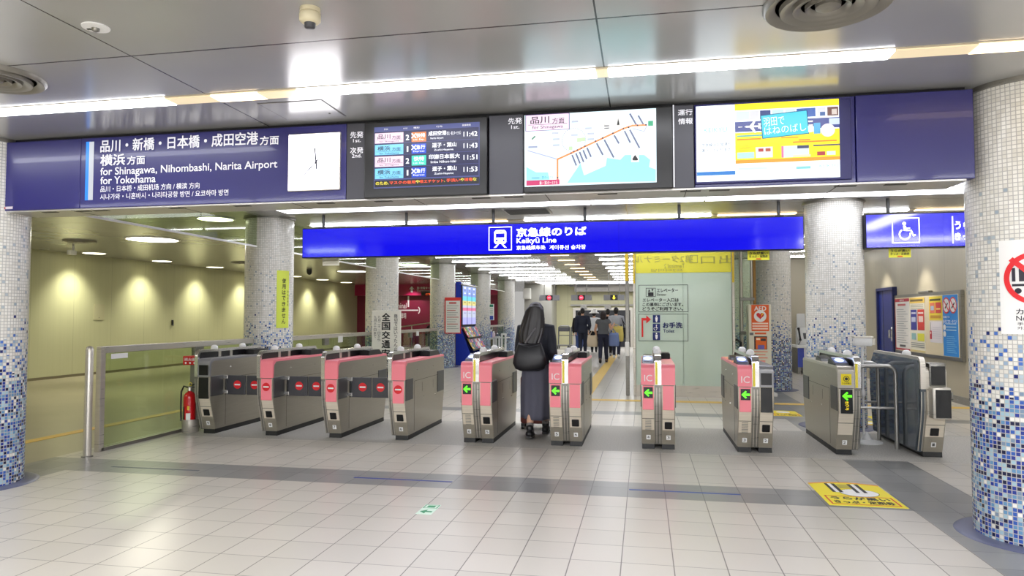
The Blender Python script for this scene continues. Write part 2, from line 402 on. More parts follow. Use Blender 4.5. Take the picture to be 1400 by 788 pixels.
g.ptext('Terminal', 532, 414.5, 556, 422, WHT); g.ptext('1', 557.5, 405, 559.5, 420, WHT)
g.prect(533, 423.6, 572, 425.4, WHT); g.ring(*g.P(568.5, 424.5), .22, .05, WHT, 1, 14, -.9, .9)
g.ptext('駐車場', 545, 428, 555.5, 436, WHT)
g.build('lettering', wl)
led = thing('led_board', 'small black board with red and orange lit text below the crimson fascia', 'sign', at(590, 402, Y=31.0))
a, b = at(578, 399.2, Y=31.0), at(602, 404.3, Y=31.0)
obj('housing', B(a.x, b.x, 30.75, 30.898, b.z, a.z, bev=.02), BLACK, led)
g = PY(30.75, step=.004); g.ptext('ご案内', 582, 401.2, 596, 403.6, C(255, 90, 40, 1.2)); g.build('lettering', led)
# escalator rails in front of the crimson wall
es = thing('escalator', 'escalator balustrade with grey handrail before the crimson wall', 'escalator', (-8.6, 27.2, 0))
bm = bmesh.new()
prism(bm, [(26.0, 0), (26.0, .85), (26.3, .98), (30.6, .98), (30.6, 0)], -8.4, -8.3); obj('balustrade', bm, STEELD, es)
bm = bmesh.new(); prism(bm, [(26.0, 0), (26.0, .85), (26.3, .98), (30.6, .98), (30.6, 0)], -7.3, -7.2); obj('balustrade', bm, STEELD, es)
for X in (-8.35, -7.25): obj('handrail', tube(bmesh.new(), [(X, 25.95, .7), (X, 25.95, .9), (X, 26.25, 1.06), (X, 30.6, 1.06)], .05), BLACK, es, 60)
bm = bmesh.new(); bx(bm, -8.3, -7.3, 26.4, 30.6, 0, .5); obj('steps', bm, DGREY, es)
hr = thing('handrail', 'thin metal railing sloping down in front of the crimson wall', 'railing', (-9.6, 28.0, 0))
bm = bmesh.new(); tube(bm, [(-10.6, 28, .95), (-8.7, 28, 1.2)], .03); obj('rail', bm, STEEL, hr, 60)
for X in (-10.6, -9.65, -8.72): obj('post', tube(bmesh.new(), [(X, 28, 0), (X, 28, .95+(X+10.6)*.13)], .025), STEEL, hr, 60)

# far end: dark doorway, wall trim
fo = thing('shop_opening', 'dark wide opening with pale frame in the far end wall', 'doorway', at(815, 470, Y=33.3)*1.0)
a, b = at(787, 424.5, Y=33.38), at(862, 472, Y=33.38)
obj('frame', prism(bmesh.new(), [(a.x-.12, 0), (a.x-.12, a.z+.12), (b.x+.12, a.z+.12), (b.x+.12, 0), (b.x, 0), (b.x, a.z), (a.x, a.z), (a.x, 0)], 33.32, 33.4, 'y'), STEEL, fo)
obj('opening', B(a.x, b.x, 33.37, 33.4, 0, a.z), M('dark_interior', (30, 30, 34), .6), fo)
lt = thing('ledge', 'thin dark ledge on the far wall above the doorway', 'ledge', at(815, 418, Y=33.3))
a, b = at(780, 417, Y=33.3), at(865, 418.5, Y=33.3); obj('bar', B(a.x, b.x+.5, 33.25, 33.31, b.z, a.z+.02), STEELD, lt)
for x in (798, 831):
    p = at(x, 421, Y=33.3); obj('bracket', B(p.x-.15, p.x+.15, 33.24, 33.31, p.z-.08, p.z+.1), STEELD, lt)

# ------------------------------------------------------------------ ceiling lamps
def strip(label, Y0, Y1, segs, z=ZC, group='fluorescent strips across the ceiling', ends=None):
    xa, xb = ends or (segs[0][0]-.05, segs[-1][1]+.05)
    t = thing('ceiling_strip_light', label, 'lamp', ((xa+xb)/2, (Y0+Y1)/2, z), 0, group)
    obj('housing', B(xa, xb, Y0-.02, Y1+.02, z-.004, z+.02), LAMPG, t)
    for a, b, m in segs: obj('diffuser', lens_box(a, b, Y0, Y1, z-.014, z-.003), m, t)
    return t
px_x = lambda x, y: at(x, y, Z=ZC).x
s1 = [(-7.6, -5.0, LAMPW), (-4.9, px_x(235, 138), LAMPW), (px_x(293, 132), px_x(357, 128), LAMPY), (px_x(410, 125), px_x(815, 100), LAMPW), (px_x(832, 98), px_x(1215, 76), LAMPW), (px_x(1325, 70), 2.9, LAMPY), (3.1, 6.4, LAMPW)]
sl = strip('long thin ceiling strip light running right across in front of the sign beam', 4.2, 4.33, s1)
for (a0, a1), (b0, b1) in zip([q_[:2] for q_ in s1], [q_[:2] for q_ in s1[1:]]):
    if b0-a1 > .02: obj('channel_cover', lens_box(a1, b0, 4.2, 4.33, ZC-.012, ZC-.003), GAPGLOW, sl)  # added glowing strips where the channel only catches light from its tubes
LAMPH = M('lamp_hall', (255, 255, 255), .5, 0, 17.0, ergb=(246, 248, 255))  # unseen hall lamps; rows behind the camera added to brighten upright faces
for i, Y in enumerate((1.7, -.8, -3.3, -5.8, -8.3, -10.8, -13.3, -15.8)):
    mm = LAMPH; wd = .1 if i == 0 else .42
    strip('ceiling strip light overhead, near the photographer' if Y > 0 else 'ceiling strip light over the hall behind the photographer', Y, Y+wd, [(-7.6, -5.0, mm), (-4.9, -2.5, mm), (-2.3, .2, mm), (.4, 2.9, mm), (3.1, 6.4, mm)])
LAMPB = M('lamp_band', (255, 255, 255), .5, 0, 4.5, ergb=(246, 248, 255))
xs = [px_x(382, 288), px_x(513, 283), px_x(656, 279), px_x(806, 274), px_x(965, 270), px_x(1131, 265), 3.62]
t = strip('broad white luminous band in the ceiling just behind the sign beam', 8.83, 9.27, [(a+.012, b-.012, LAMPB) for a, b in zip(xs, xs[1:])])
obj('diffuser', lens_box(3.62, 3.95, 6.0, 9.27, ZC-.014, ZC-.003), LAMPB, t)
k = 0
LAMPT = M('lamp_thin', (255, 255, 255), .5, 0, 20.0, ergb=(248, 250, 255))
for Y in (10.6, 12.3, 13.8, 15.35, 16.9, 18.45, 20.0, 21.6, 23.15, 24.85, 26.6, 28.2):
    sg = []
    if Y < 11: sg = [(px_x(413, 305), px_x(590, 301), LAMPT), (px_x(610, 300), px_x(690, 299), LAMPY), (px_x(715, 299), 1.0, LAMPT), (1.1, 2.2, LAMPY), (2.8, 3.7, LAMPT), (3.8, 5.0, LAMPY)]
    elif Y < 15: sg = [(-5.0, -3.0, LAMPT), (-2.9, -2.0, LAMPY), (-1.7, 1.4, LAMPT), (2.9, 4.9, LAMPT)]
    else: sg = [(-5.2, -2.75, LAMPT), (-2.25, -1.8, LAMPY), (-1.15, 1.4, LAMPT)]+([(2.9, 4.9, LAMPT)] if Y < 19 else [])
    k += 1
    strip('thin ceiling strip light over the passage, ' + ['nearest row, just above the blue hanging signs', 'second row behind the blue hanging sign', 'third row behind the blue hanging sign', 'fourth row behind the blue hanging sign', 'fifth row behind the blue hanging sign', 'sixth row behind the blue hanging sign', 'seventh row behind the blue hanging sign', 'eighth row behind the blue hanging sign', 'ninth row, above the far walkers', 'fourth row from the far end', 'second row from the far light panel', 'row closest to the far light panel'][k-1], Y, Y+(.11 if Y < 11 else .042), sg)
t = thing('ceiling_light_panel', 'wide bright white light panel in the ceiling before the far end wall', 'lamp', (-1.5, 30.6, ZC))
obj('housing', B(-4.75, 2.0, 29.35, 31.75, ZC-.01, ZC+.02), LAMPG, t)
for a, b in ((-4.6, -2.6), (-2.58, -.75), (-.73, 1.9)): obj('diffuser', lens_box(a, b, 29.5, 31.6, ZC-.02, ZC-.008), LAMPB, t)
st = thing('soffit', 'dark lowered soffit with black track under the far ceiling', 'soffit', (1.0, 32.5, 2.7))
obj('board', B(-3.2, 3.5, 32.6, 33.4, 2.62, ZC), M('soffit_grey', (110, 106, 98), .3, .4), st); obj('track', B(-3.4, -1.6, 32.2, 32.3, 2.86, 2.9), BLACK, st)

def downlight(x, y, r, label, group, m, z=ZC, lamp=None):
    t = thing('downlight', label, 'lamp', (x, y, z), 0, group)
    loc_part('trim_ring', lathe(bmesh.new(), 0, 0, [(r*1.09, .01), (r*1.09, -.012), (r, -.016), (r, .01)], 40), WHITE, t, 50)
    loc_part('lens', cyl(bmesh.new(), 0, 0, -.012, .005, r*.995, n=40), m, t)
    return t
DL = M('downlight_lens', (255, 255, 255), .5, 0, 5.0, ergb=(255, 250, 225)); DLS = M('wall_washer_lens', (255, 255, 255), .5, 0, 4.0, ergb=(255, 248, 215))
ord_ = ['nearest', 'second', 'third', 'fourth', 'fifth', 'sixth', 'seventh']
for i, (x, y, r) in enumerate([(-9.45, 11.95, .46), (-6.5, 9.6, .26), (-9.55, 21.6, .46), (-6.6, 19.2, .42), (-9.5, -2.5, .46)]):
    downlight(x, y, r, ['large round downlight in the left corridor ceiling, nearest the sign beam', 'round downlight seen through the glass above the left railing', 'large round downlight in the left corridor beyond the second mosaic column', 'round downlight near the crimson fascia in the left passage', 'large round downlight in the left corridor beside the hall'][i], 'large corridor downlights', DL)
for i, y in enumerate((14.27, 16.63, 19.0, 21.4, 23.9, 26.2, 28.5)):
    downlight(-12.85, y, .24, 'small wall-washing downlight along the left corridor wall, %s from the camera' % ord_[i], 'wall-washing downlights', DLS)
    spot('wall_washer', (-12.95, y, ZC-.06), 150, 100, (1, .97, .78), 1.0, (0, math.radians(13), 0), .14)
for y in (8.0, 10.3): spot('wall_washer', (-12.95, y, ZC-.06), 150, 100, (1, .97, .78), 1.0, (0, math.radians(13), 0), .14)
for i, y in enumerate((9.8, 11.9, 14.0, 16.1, 18.2)): spot('wall_washer', (4.62, y, ZC-.06), 60, 64, (1, .93, .78), .7, (0, math.radians(-14), 0), .06)
spot('fascia_lamp', (at(562, 388, Y=30.6).x, 30.3, ZC-.08), 60, 100, (1, .8, .85), .8, (math.radians(20), 0, 0), .05)
area('corridor_lamp', (-9.5, 12, ZC-.03), .9, .9, 40, (1, .95, .76)); area('corridor_lamp', (-9.5, 21.6, ZC-.03), .9, .9, 40, (1, .95, .76)); area('corridor_lamp', (-9.5, 4, ZC-.03), .9, .9, 40, (1, .95, .8))

# round air diffusers, smoke detector, loudspeaker, access panel, return grille
def air_diffuser(x, y, r, label, z=ZC):
    t = thing('air_diffuser', label, 'vent', (x, y, z))
    mm = M('diffuser_enamel', (132, 128, 120), .35, .4); dk = M('diffuser_gap', (44, 42, 40), .6)
    loc_part('backing', cyl(bmesh.new(), 0, 0, -.004, .004, r*.96, n=48), dk, t)
    loc_part('outer_ring', lathe(bmesh.new(), 0, 0, [(r, .005), (r*1.0, -.012), (r*.95, -.03), (r*.86, -.022), (r*.80, -.004)], 48), mm, t, 60)
    for q in (.74, .54, .35): loc_part('cone_ring', lathe(bmesh.new(), 0, 0, [(q*r, -.012), (q*r*.98, -.035), (q*r*.84, -.030), (q*r*.74, -.010)], 40), mm, t, 60)
    loc_part('centre_cone', lathe(bmesh.new(), 0, 0, [(.001, -.03), (.13*r, -.036), (.19*r, -.03), (.2*r, -.012)], 32), mm, t, 60)
air_diffuser(.885, 3.50, .30, 'large round air diffuser in the ceiling at the upper right'); air_diffuser(-4.03, 3.62, .29, 'round air diffuser in the ceiling at the upper left edge')
for (x, y, l) in ((-11.05, 11.9, 'flat round air diffuser in the left corridor ceiling, nearest'), (-11.0, 17.5, 'flat round air diffuser in the left corridor ceiling, further back')): air_diffuser(x, y, .3, l)
p = at(424, 12, Z=ZC)
t = thing('smoke_detector', 'cream smoke detector on a round base in the ceiling', 'detector', (p.x, p.y, ZC)); CRM = M('cream_plastic', (214, 204, 172), .4)
loc_part('base', lathe(bmesh.new(), 0, 0, [(.05, .005), (.05, -.02), (.045, -.022)], 32), CRM, t, 60); loc_part('body', lathe(bmesh.new(), 0, 0, [(.045, -.02), (.052, -.03), (.052, -.06), (.04, -.072), (.02, -.075)], 32), CRM, t, 60)
loc_part('sensor', lathe(bmesh.new(), 0, 0, [(.028, -.07), (.026, -.095), (.018, -.1)], 24), DGREY, t, 60)
p = at(131, 37, Z=ZC)
t = thing('ceiling_sensor', 'small white oval sensor plate set flush in the ceiling', 'sensor', (p.x, p.y, ZC))
loc_part('plate', lathe(bmesh.new(), 0, 0, [(.068, .004), (.066, -.006), (.01, -.008)], 40), WHITE, t, 60); loc_part('lens', lathe(bmesh.new(), 0, 0, [(.02, -.006), (.018, -.02), (.008, -.026)], 24), STEELD, t, 60); loc_part('slot', B(-.05, -.03, -.006, .006, -.011, -.006), SEAM, t)
a, b = at(353, 141, Z=ZC), at(462, 152, Z=ZC)
t = thing('access_panel', 'flush square access hatch in the ceiling beside the strip light', 'hatch', ((a.x+b.x)/2, 4.65, ZC))
obj('rim', B(a.x-.01, b.x+.01, 4.44, 4.85, ZC-.0015, ZC+.01), SEAM, t); obj('panel', B(a.x, b.x, 4.45, 4.84, ZC-.004, ZC+.01), CEIL, t); obj('lock', cyl(bmesh.new(), b.x-.08, 4.75, ZC-.008, ZC, .008, n=12), SEAM, t)
t = thing('return_grille', 'dark louvred air grille in the ceiling above the blue hanging sign', 'vent', (-1.6, 9.75, ZC))
obj('frame', B(-1.95, -1.3, 9.45, 10.0, ZC-.012, ZC+.01), STEELD, t)
for k in range(9): obj('louvre', B(-1.92, -1.33, 9.49+k*.055, 9.525+k*.055, ZC-.02, ZC-.008), DGREY, t)
for (px_, py_, l) in ((108, 329, 'small white camera bracket under the left corridor ceiling'),):
    p = Vector((-12.0, 12.75, 2.96)); t = thing('ceiling_camera', l, 'camera', p)
    loc_part('stem', cyl(bmesh.new(), 0, 0, -.12, 0, .025, n=16), WHITE, t, 40); loc_part('body', B(-.05, .05, -.12, .05, -.2, -.1, bev=.015), WHITE, t, 40)
p = at(423, 369, Z=ZC); t = thing('ceiling_camera', 'small dark dome under the left corridor ceiling beyond the mosaic column', 'camera', (p.x, p.y, ZC)); loc_part('dome', lathe(bmesh.new(), 0, 0, [(.09, 0), (.09, -.08), (.07, -.14), (.02, -.17)], 24), BLACK, t, 60)

# ------------------------------------------------------------------ mosaic columns
def shaft(r=.36, n=84, zt=ZC):
    bm = bmesh.new(); uv = bm.loops.layers.uv.new('UVMap')
    for i in range(n):
        a, b = 2*PI*i/n, 2*PI*(i+1)/n
        vs = [bm.verts.new((r*math.cos(t), r*math.sin(t), z)) for t, z in ((a, 0), (b, 0), (b, zt), (a, zt))]
        f = bm.faces.new(vs)
        for lp, (t, z) in zip(f.loops, ((a, 0), (b, 0), (b, zt), (a, zt))): lp[uv].uv = (t*r, z)
    bmesh.ops.remove_doubles(bm, verts=bm.verts, dist=1e-5); return bm
RINGM = M('ring_mosaic', (92, 96, 122), .35)
def column(x, y, label):
    t = thing('mosaic_column', label, 'column', (x, y, 0), 0, 'round columns with white to blue mosaic')
    loc_part('shaft', shaft(), MOS, t, 60)
    loc_part('base_ring', lathe(bmesh.new(), 0, 0, [(.365, .012), (.44, .010), (.47, .004), (.475, 0)], 60), RINGM, t, 60)
    loc_part('collar', lathe(bmesh.new(), 0, 0, [(.36, ZC-.03), (.385, ZC-.03), (.385, ZC), (.36, ZC)], 60), STEELD, t, 60)
XL, XR = -5.69, 2.51
for x, y, l in [(XL, 5.05, 'mosaic column at the left edge carrying the left end of the sign beam'), (2.53, 5.15, 'mosaic column at the right edge bearing the no-carts notice'),
                (XL, 9.8, 'mosaic column with the long yellow notice, left of the blue hanging sign'), (2.49, 9.79, 'mosaic column between the two blue hanging signs'),
                (XL, 14.5, 'mosaic column behind the white vertical banner'), (XR, 14.5, 'mosaic column beside the defibrillator stand'),
                (XL, 19.2, 'mosaic column with the red-framed notice by the blue rack'), (XR, 19.2, 'mosaic column hidden behind the elevator glass'),
                (XL, 23.9, 'mosaic column just right of the blue brochure rack'), (XL, 28.6, 'furthest mosaic column of the left row, behind the walking woman')]:
    column(x, y, l)

# glass smoke screens hanging along the left column row, and the railing under them
for i, (y0, y1) in enumerate(((5.43, 9.42), (10.18, 14.12), (14.88, 18.82), (19.58, 23.52), (24.28, 28.2))):
    t = thing('hanging_glass_screen', 'glass smoke screen under the ceiling along the left columns, ' + ['over the near railing', 'between the second and third columns', 'between the third and fourth columns', 'above the blue brochure rack', 'over the far end'][i], 'glass screen', (XL, (y0+y1)/2, 2.48), 0, 'hanging glass smoke screens')
    n = 3; d = (y1-y0)/n
    for k in range(n): obj('pane', B(XL-.005, XL+.005, y0+k*d+.004, y0+(k+1)*d-.004, 2.5, ZC), GLASSG, t)
    obj('bottom_rail', B(XL-.012, XL+.012, y0, y1, 2.48, 2.505), WHITE, t)
def railing(y0, y1, label, post=True, x=-5.73):
    t = thing('glass_railing', label, 'railing', (x, (y0+y1)/2, 0), 0, 'glass railings along the left columns')
    z = 1.12
    n = max(1, round((y1-y0)/1.1)); d = (y1-y0)/n
    for k in range(n): obj('pane', B(x-.006, x+.006, y0+k*d+.008, y0+(k+1)*d-.008, .03, z-.06), GLASSG, t)
    obj('top_rail', B(x-.022, x+.022, y0-.02, y1, z-.075, z, bev=.006), STEEL, t)
    obj('foot_rail', B(x-.03, x+.03, y0, y1, 0, .035), STEELD, t)
    if post: obj('post', B(x-.03, x+.03, y0-.04, y0+.03, 0, z, bev=.006), STEEL, t)
    obj('bracket', B(x-.03, x+.03, y0+1.55, y0+1.72, z-.2, z-.07), STEELD, t)
    return t
rl = railing(6.5, 9.42, 'long glass railing with steel top rail behind the fire extinguisher')
g = G(lambda u, v, h: Vector((-5.702+h, u, v))); g.rect(6.6, .98, 6.85, 1.035, WHT); g.build('printing', rl)
p = at(119, 625, Z=0); t = thing('steel_post', 'round steel post with domed top at the near end of the glass railing', 'post', (p.x, p.y, 0))
loc_part('tube', lathe(bmesh.new(), 0, 0, [(.038, 0), (.038, 1.1), (.03, 1.125), (.012, 1.137)], 24), STEEL, t, 50); loc_part('foot', lathe(bmesh.new(), 0, 0, [(.055, 0), (.055, .01), (.04, .014)], 24), STEELD, t, 50)
railing(10.2, 14.1, 'glass railing behind the closed narrow gates, up to the white banner'); railing(14.9, 18.8, 'glass railing between the white banner and the red-framed notice'); railing(24.3, 28.2, 'far glass railing right of the blue brochure rack')
for (yy, l) in ((12.3, 'small white tag on the railing left of the white banner'), (16.9, 'small white tag on the railing right of the white banner')):
    t = tag(obj('rail_tag', B(-5.706, -5.695, yy, yy+.2, .95, 1.07, bev=.003), WHITE), l, 'tag')
# tactile paving
TACT = M('tactile_yellow', (226, 190, 96), .5)
def tactile(x0, x1, y0, y1, label):
    t = tag(obj('tactile_paving', B(x0, x1, y0, y1, 0, .004), TACT), label, 'tactile paving'); return t
tactile(-2.0, 5.1, 12.0, 12.22, 'yellow guide strip on the floor crossing in front of the elevator'); tactile(-1.2, -.95, 12.22, 26.5, 'yellow guide strip on the floor leading to the far walkers'); tactile(-7.06, -6.9, -2, 28, 'thin yellow guide line on the left corridor floor')

# ------------------------------------------------------------------ sign beam between the two front columns
YB = 4.95; ZB0, ZB1 = 2.342, 2.93
XB0, XB1 = -5.40, 2.13
LETT = M('sign_lettering', (214, 214, 220), .5, 0, .28, ergb=(214, 214, 222))
bxs = lambda x, y=270: at(x, y, Y=YB).x
X = {k: bxs(v) for k, v in dict(j1=109, j2=473, j3=499, j4=668, j5=689, j6=716, j7=921, j8=950, j9=1172).items()}
beam = thing('sign_beam', 'long navy and black overhead sign beam spanning the two front mosaic columns', 'sign beam', (-1.6, 5.1, ZB0))
obj('core', B(XB0+.02, XB1-.02, YB+.06, YB+.34, ZB0+.02, ZB1, bev=.005), GREYP, beam)
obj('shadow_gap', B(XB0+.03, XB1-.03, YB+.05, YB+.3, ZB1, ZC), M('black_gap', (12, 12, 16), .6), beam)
def panel(x0, x1, m, name='panel', y=YB): return obj(name, B(x0+.002, x1-.002, y, YB+.08, ZB0, ZB1, bev=.004), m, beam)
panel(XB0, X['j1'], NAVY); panel(X['j1'], X['j2'], NAVY); panel(X['j2'], X['j3'], GREYP); panel(X['j4'], X['j6'], GREYP); panel(X['j7'], X['j8'], GREYP); panel(X['j8'], X['j9'], NAVY, y=YB+.01); panel(X['j9'], XB1, NAVY)
obj('underside', B(XB0+.05, XB1-.05, YB+.01, YB+.33, ZB0-.012, ZB0), M('satin_aluminium', (196, 194, 190), .3, .6), beam)
bm = bmesh.new()
for x in (60, 105, 130, 235, 325, 440, 520, 655, 700, 830, 945, 985, 1160, 1230): q = bxs(x); bx(bm, q-.07, q+.07, YB+.05, YB+.09, ZB0-.0145, ZB0-.011)
for q in list(range(-5, 2)): bx(bm, q+.3, q+.306, YB+.01, YB+.33, ZB0-.0135, ZB0-.011)
obj('vent_slots', bm, SEAM, beam)
g = PY(YB, 2.917, 0, 150)
g.prect(345, 129, 358, 362, C(30, 130, 240, .9)); g.prect(358, 129, 371, 361, C(235, 240, 248, .5))
g.ptext('品川・新橋・日本橋・成田空港', 403, 122, 1030, 172, LETT, 3, .03); g.ptext('方面', 1038, 107, 1113, 143, LETT, 3, .025)
g.ptext('横浜', 403, 181, 500, 226, LETT, 3, .03); g.ptext('方面', 509, 186, 580, 221, LETT, 3, .025)
g.ptext('for Shinagawa, Nihombashi, Narita Airport', 403, 233, 1107, 272, LETT, 3, .02); g.ptext('for Yokohama', 403, 269, 622, 299, LETT, 3, .02)
g.ptext('品川・日本桥・成田机场 方向 / 横滨 方向', 403, 306, 797, 330, LETT, 3, .014); g.ptext('시나가와・니혼바시・나리타공항 방면 / 요코하마 방면', 402, 337, 912, 361, LETT, 3, .012)
g.prect(12, 388, 52, 398, C(200, 190, 200)); g.prect(13, 390, 24, 397, C(190, 60, 60), 2)
g.k, g.ox, g.oy = 3.043, 470, 130
for t_, b_ in (('先発', (28, 154, 82, 181)), ('1st.', (40, 184, 72, 198)), ('次発', (28, 219, 82, 245)), ('2nd.', (35, 246, 75, 262)), ('先発', (684, 97, 742, 123)), ('1st.', (697, 127, 731, 142))): g.ptext(t_, *b_, LETT, 2, .02)
g.k, g.ox, g.oy = 2.8, 900, 110
g.ptext('運行', 75, 113, 131, 136, LETT, 3, .02); g.ptext('情報', 76, 147, 132, 170, LETT, 3, .02); g.prect(55, 95, 63, 410, LETT, 3)
g.build('lettering', beam)

# backlit clock
a, b = at(397, 186, Y=YB), at(464.5, 258.5, Y=YB)
ck = thing('wall_clock', 'square white backlit clock at the right end of the long lettered panel', 'clock', ((a.x+b.x)/2, YB, b.z))
obj('frame', B(a.x-.008, b.x+.008, YB-.018, YB+.02, b.z-.008, a.z+.008, bev=.004), STEEL, ck)
obj('dial', B(a.x, b.x, YB-.022, YB-.01, b.z, a.z), M('clock_dial', (250, 250, 250), .3, 0, 3.2, ergb=(250, 248, 255)), ck)
g = PY(YB-.022); c = g.P(432.5, 221.5)
for ang, ln, th in ((96, .11, .012), (225, .14, .009), (275, .06, .014)):
    q = (c[0]+ln*math.cos(math.radians(ang)), c[1]+ln*math.sin(math.radians(ang))); h = G(FY(YB-.024)); h.line((c[0]-(q[0]-c[0])*.2, c[1]-(q[1]-c[1])*.2), q, th, C(70, 72, 90), 2); h.build('hand', ck)
obj('hub', prism(bmesh.new(), [(c[0]+.008*math.cos(i*PI/8), c[1]+.008*math.sin(i*PI/8)) for i in range(16)], YB-.03, YB-.022, 'y'), C(70, 72, 90), ck)
g.bm.free()

# departure board
def screen(name, label, x0, x1, disp, depth=.05, bezel=BLACK):
    t = thing(name, label, 'screen', ((x0+x1)/2, YB, ZB0))
    h = bmesh.new(); bx(h, x0+.004, x1-.004, YB-.035, YB+.08, ZB0-.004, ZB1-.01, bev=.008)
    o = obj('housing', h, bezel, t); return t
SCR = lambda r, g_, b, e=1.0: C(r, g_, b, e)
dep = screen('departure_board', 'black departure screen listing four trains with times and a red ticker', X['j3'], X['j4'], None)
YS = YB-.04
g = PY(YS, 7.506, 500, 160)
obj('display', B(g.P(88, 108)[0], g.P(1168, 60)[0], YS, YS+.02, g.P(92, 735)[1], g.P(88, 108)[1]), SCR(88, 96, 160, .55), dep)
DK = SCR(34, 36, 84, .6)
rows = [(172, 276), (292, 396), (412, 518), (534, 640)]
g.prect(92, 160, 1160, 645, DK, 1); g.prect(92, 655, 1166, 725, SCR(12, 12, 30, .5), 1)
g.ptext('行先', 190, 122, 232, 138, WHT, 2); g.ptext('のりば', 388, 112, 430, 128, WHT, 2); g.ptext('種別', 492, 104, 552, 122, WHT, 2); g.ptext('行先', 725, 92, 790, 110, WHT, 2); g.ptext('発車時刻', 992, 76, 1078, 98, WHT, 2)
names = [('品川', 'for Shinagawa', (240, 205, 225)), ('横浜', 'for Yokohama', (120, 200, 240))]
LW = SCR(240, 242, 250, 1.0)
dat = [(0, '2', ('快特', 'Ltd. Exp.', (226, 120, 50), 1), '成田空港', 'Narita Airport', '11:42', (646, 830)), (1, '1', ('急行', 'Express', (20, 70, 200), 1), '逗子・葉山', 'Zushi-Hayama', '11:43', (684, 932)),
       (0, '2', ('快特', 'Ltd. Exp.', (60, 205, 180), 0), '印旛日本医大', 'Imba Nihon-Idai', '11:51', (650, 968)), (1, '1', ('急行', 'Express', (20, 70, 200), 1), '逗子・葉山', 'Zushi-Hayama', '11:53', (686, 934))]
for (y0, y1), (k, n, tt, jp, en, tm, (xa, xb)) in zip(rows, dat):
    h = y1-y0
    g.prect(98, y0, 388, y1, SCR(*names[k][2], .9), 2); ink = C(40, 40, 60)
    g.ptext(names[k][0], 125, y0+.12*h, 255, y0+.58*h, ink, 3, .02); g.ptext('方面', 272, y0+.22*h, 360, y0+.56*h, ink, 3, .01); g.prect(112, y0+.66*h, 382, y0+.685*h, ink, 3); g.ptext(names[k][1], 145, y0+.74*h, 342, y0+.92*h, ink, 3, .006)
    g.ptext(n, 414 if n == '2' else 424, y0+.12*h, 448 if n == '2' else 440, y0+.66*h, LW, 3, .04)
    g.prect(474, y0-.12*h, 622, y1-.16*h, SCR(*tt[2], .9), 2)
    if tt[3]:
        g.ptext(tt[0], 522, y0-.02*h, 612, y0+.42*h, LW, 3, .03)
        c = g.P(497, y0+.22*h); r = .018
        g.line((c[0]-r, c[1]+r), (c[0]+r, c[1]-r), .009, LW, 3); g.line((c[0]-r, c[1]-r), (c[0]+r, c[1]+r), .009, LW, 3)
    else: g.ptext(tt[0], 496, y0-.02*h, 602, y0+.40*h, LW, 3, .03)
    g.ptext(tt[1], 490, y0+.52*h, 605, y0+.74*h, LW, 3, .008)
    g.ptext(jp, xa, y0-.22*h, xb, y0+.24*h, LW, 3, .035)
    if k == 0 and n == '2' and xa == 646: g.ptext('（第１・第２ターミナル）', 835, y0-.2*h, 978, y0+.18*h, LW, 3, .02)
    g.ptext(en, xa+20, y0+.38*h, xb-30 if xb < 960 else xb-40, y0+.62*h, LW, 3, .012)
    g.ptext(tm, 1006, y0-.18*h, 1148, y0+.30*h, LW, 3, .03)
    g.prect(98, y1+2, 1160, y1+5, SCR(90, 96, 170, .6), 2)
YT, OT = SCR(236, 220, 60, 1), SCR(255, 84, 40, 1)
x = 104
for wd, m_, xe in (('のため', YT, 225), ('、', YT, 245), ('マスクの着用', OT, 512), ('や', YT, 556), ('咳エチケット', OT, 802), ('、', YT, 828), ('手洗い', OT, 972), ('や', YT, 1012), ('消毒', OT, 1098), ('な', YT, 1140)):
    if wd != '、': g.ptext(wd, x+2, 668-(x-104)*.045, xe, 702-(x-104)*.045, m_, 3, .02)
    else: g.ptext(wd, x+5, 690-(x-104)*.045, x+14, 702-(x-104)*.045, m_, 3, .02)
    x = xe
g.build('lettering', dep)

# route map screen
mp = screen('route_map_screen', 'bright route map screen with an orange line, between the departure list and the yellow advert', X['j6'], X['j7'], None)
g = PY(YS, 3.043, 470, 130)
obj('display', B(g.P(752, 85)[0], g.P(1299, 60)[0], YS, YS+.02, g.P(755, 382)[1], g.P(752, 85)[1]), SCR(214, 240, 250, 1.0), mp)
SEA = SCR(140, 226, 232, 1.0)
g.ppoly([(930, 366), (985, 285), (1000, 335), (1090, 295), (1095, 262), (1150, 270), (1170, 250), (1250, 250), (1275, 270), (1270, 300), (1298, 310), (1298, 360)], SEA); g.ppoly([(760, 300), (800, 322), (850, 322), (860, 372), (760, 376)], SEA)
GR = SCR(150, 160, 180, .8)
for a in range(0, 36): g.ring(*g.P(957, 188), .088, .006, GR, 2, 1, a*2*PI/36, (a+.55)*2*PI/36)
g.pline((765, 232), (890, 268), .008, SCR(160, 165, 215, .9), 2); g.pline((1200, 140), (1250, 152), .006, SCR(160, 165, 215, .9), 2); g.pline((1250, 152), (1262, 126), .006, SCR(160, 165, 215, .9), 2)
OR = SCR(236, 130, 60, .95)
pts = [(890, 362), (890, 268), (946, 243), (1010, 212), (1165, 140), (1202, 128), (1260, 126)]
for a, b in zip(pts, pts[1:]): g.pline(a, b, .013, OR, 3)
for a in pts[:-1]: g.disc(*g.P(*a), .008, OR, 3, 12)
for q in ((890, 345), (946, 243), (958, 236), (972, 230), (988, 222), (1004, 214), (1048, 193), (1077, 180), (1120, 160), (1163, 142), (1185, 136), (1222, 127), (1257, 125)): g.disc(*g.P(*q), .006, INK, 4, 12)
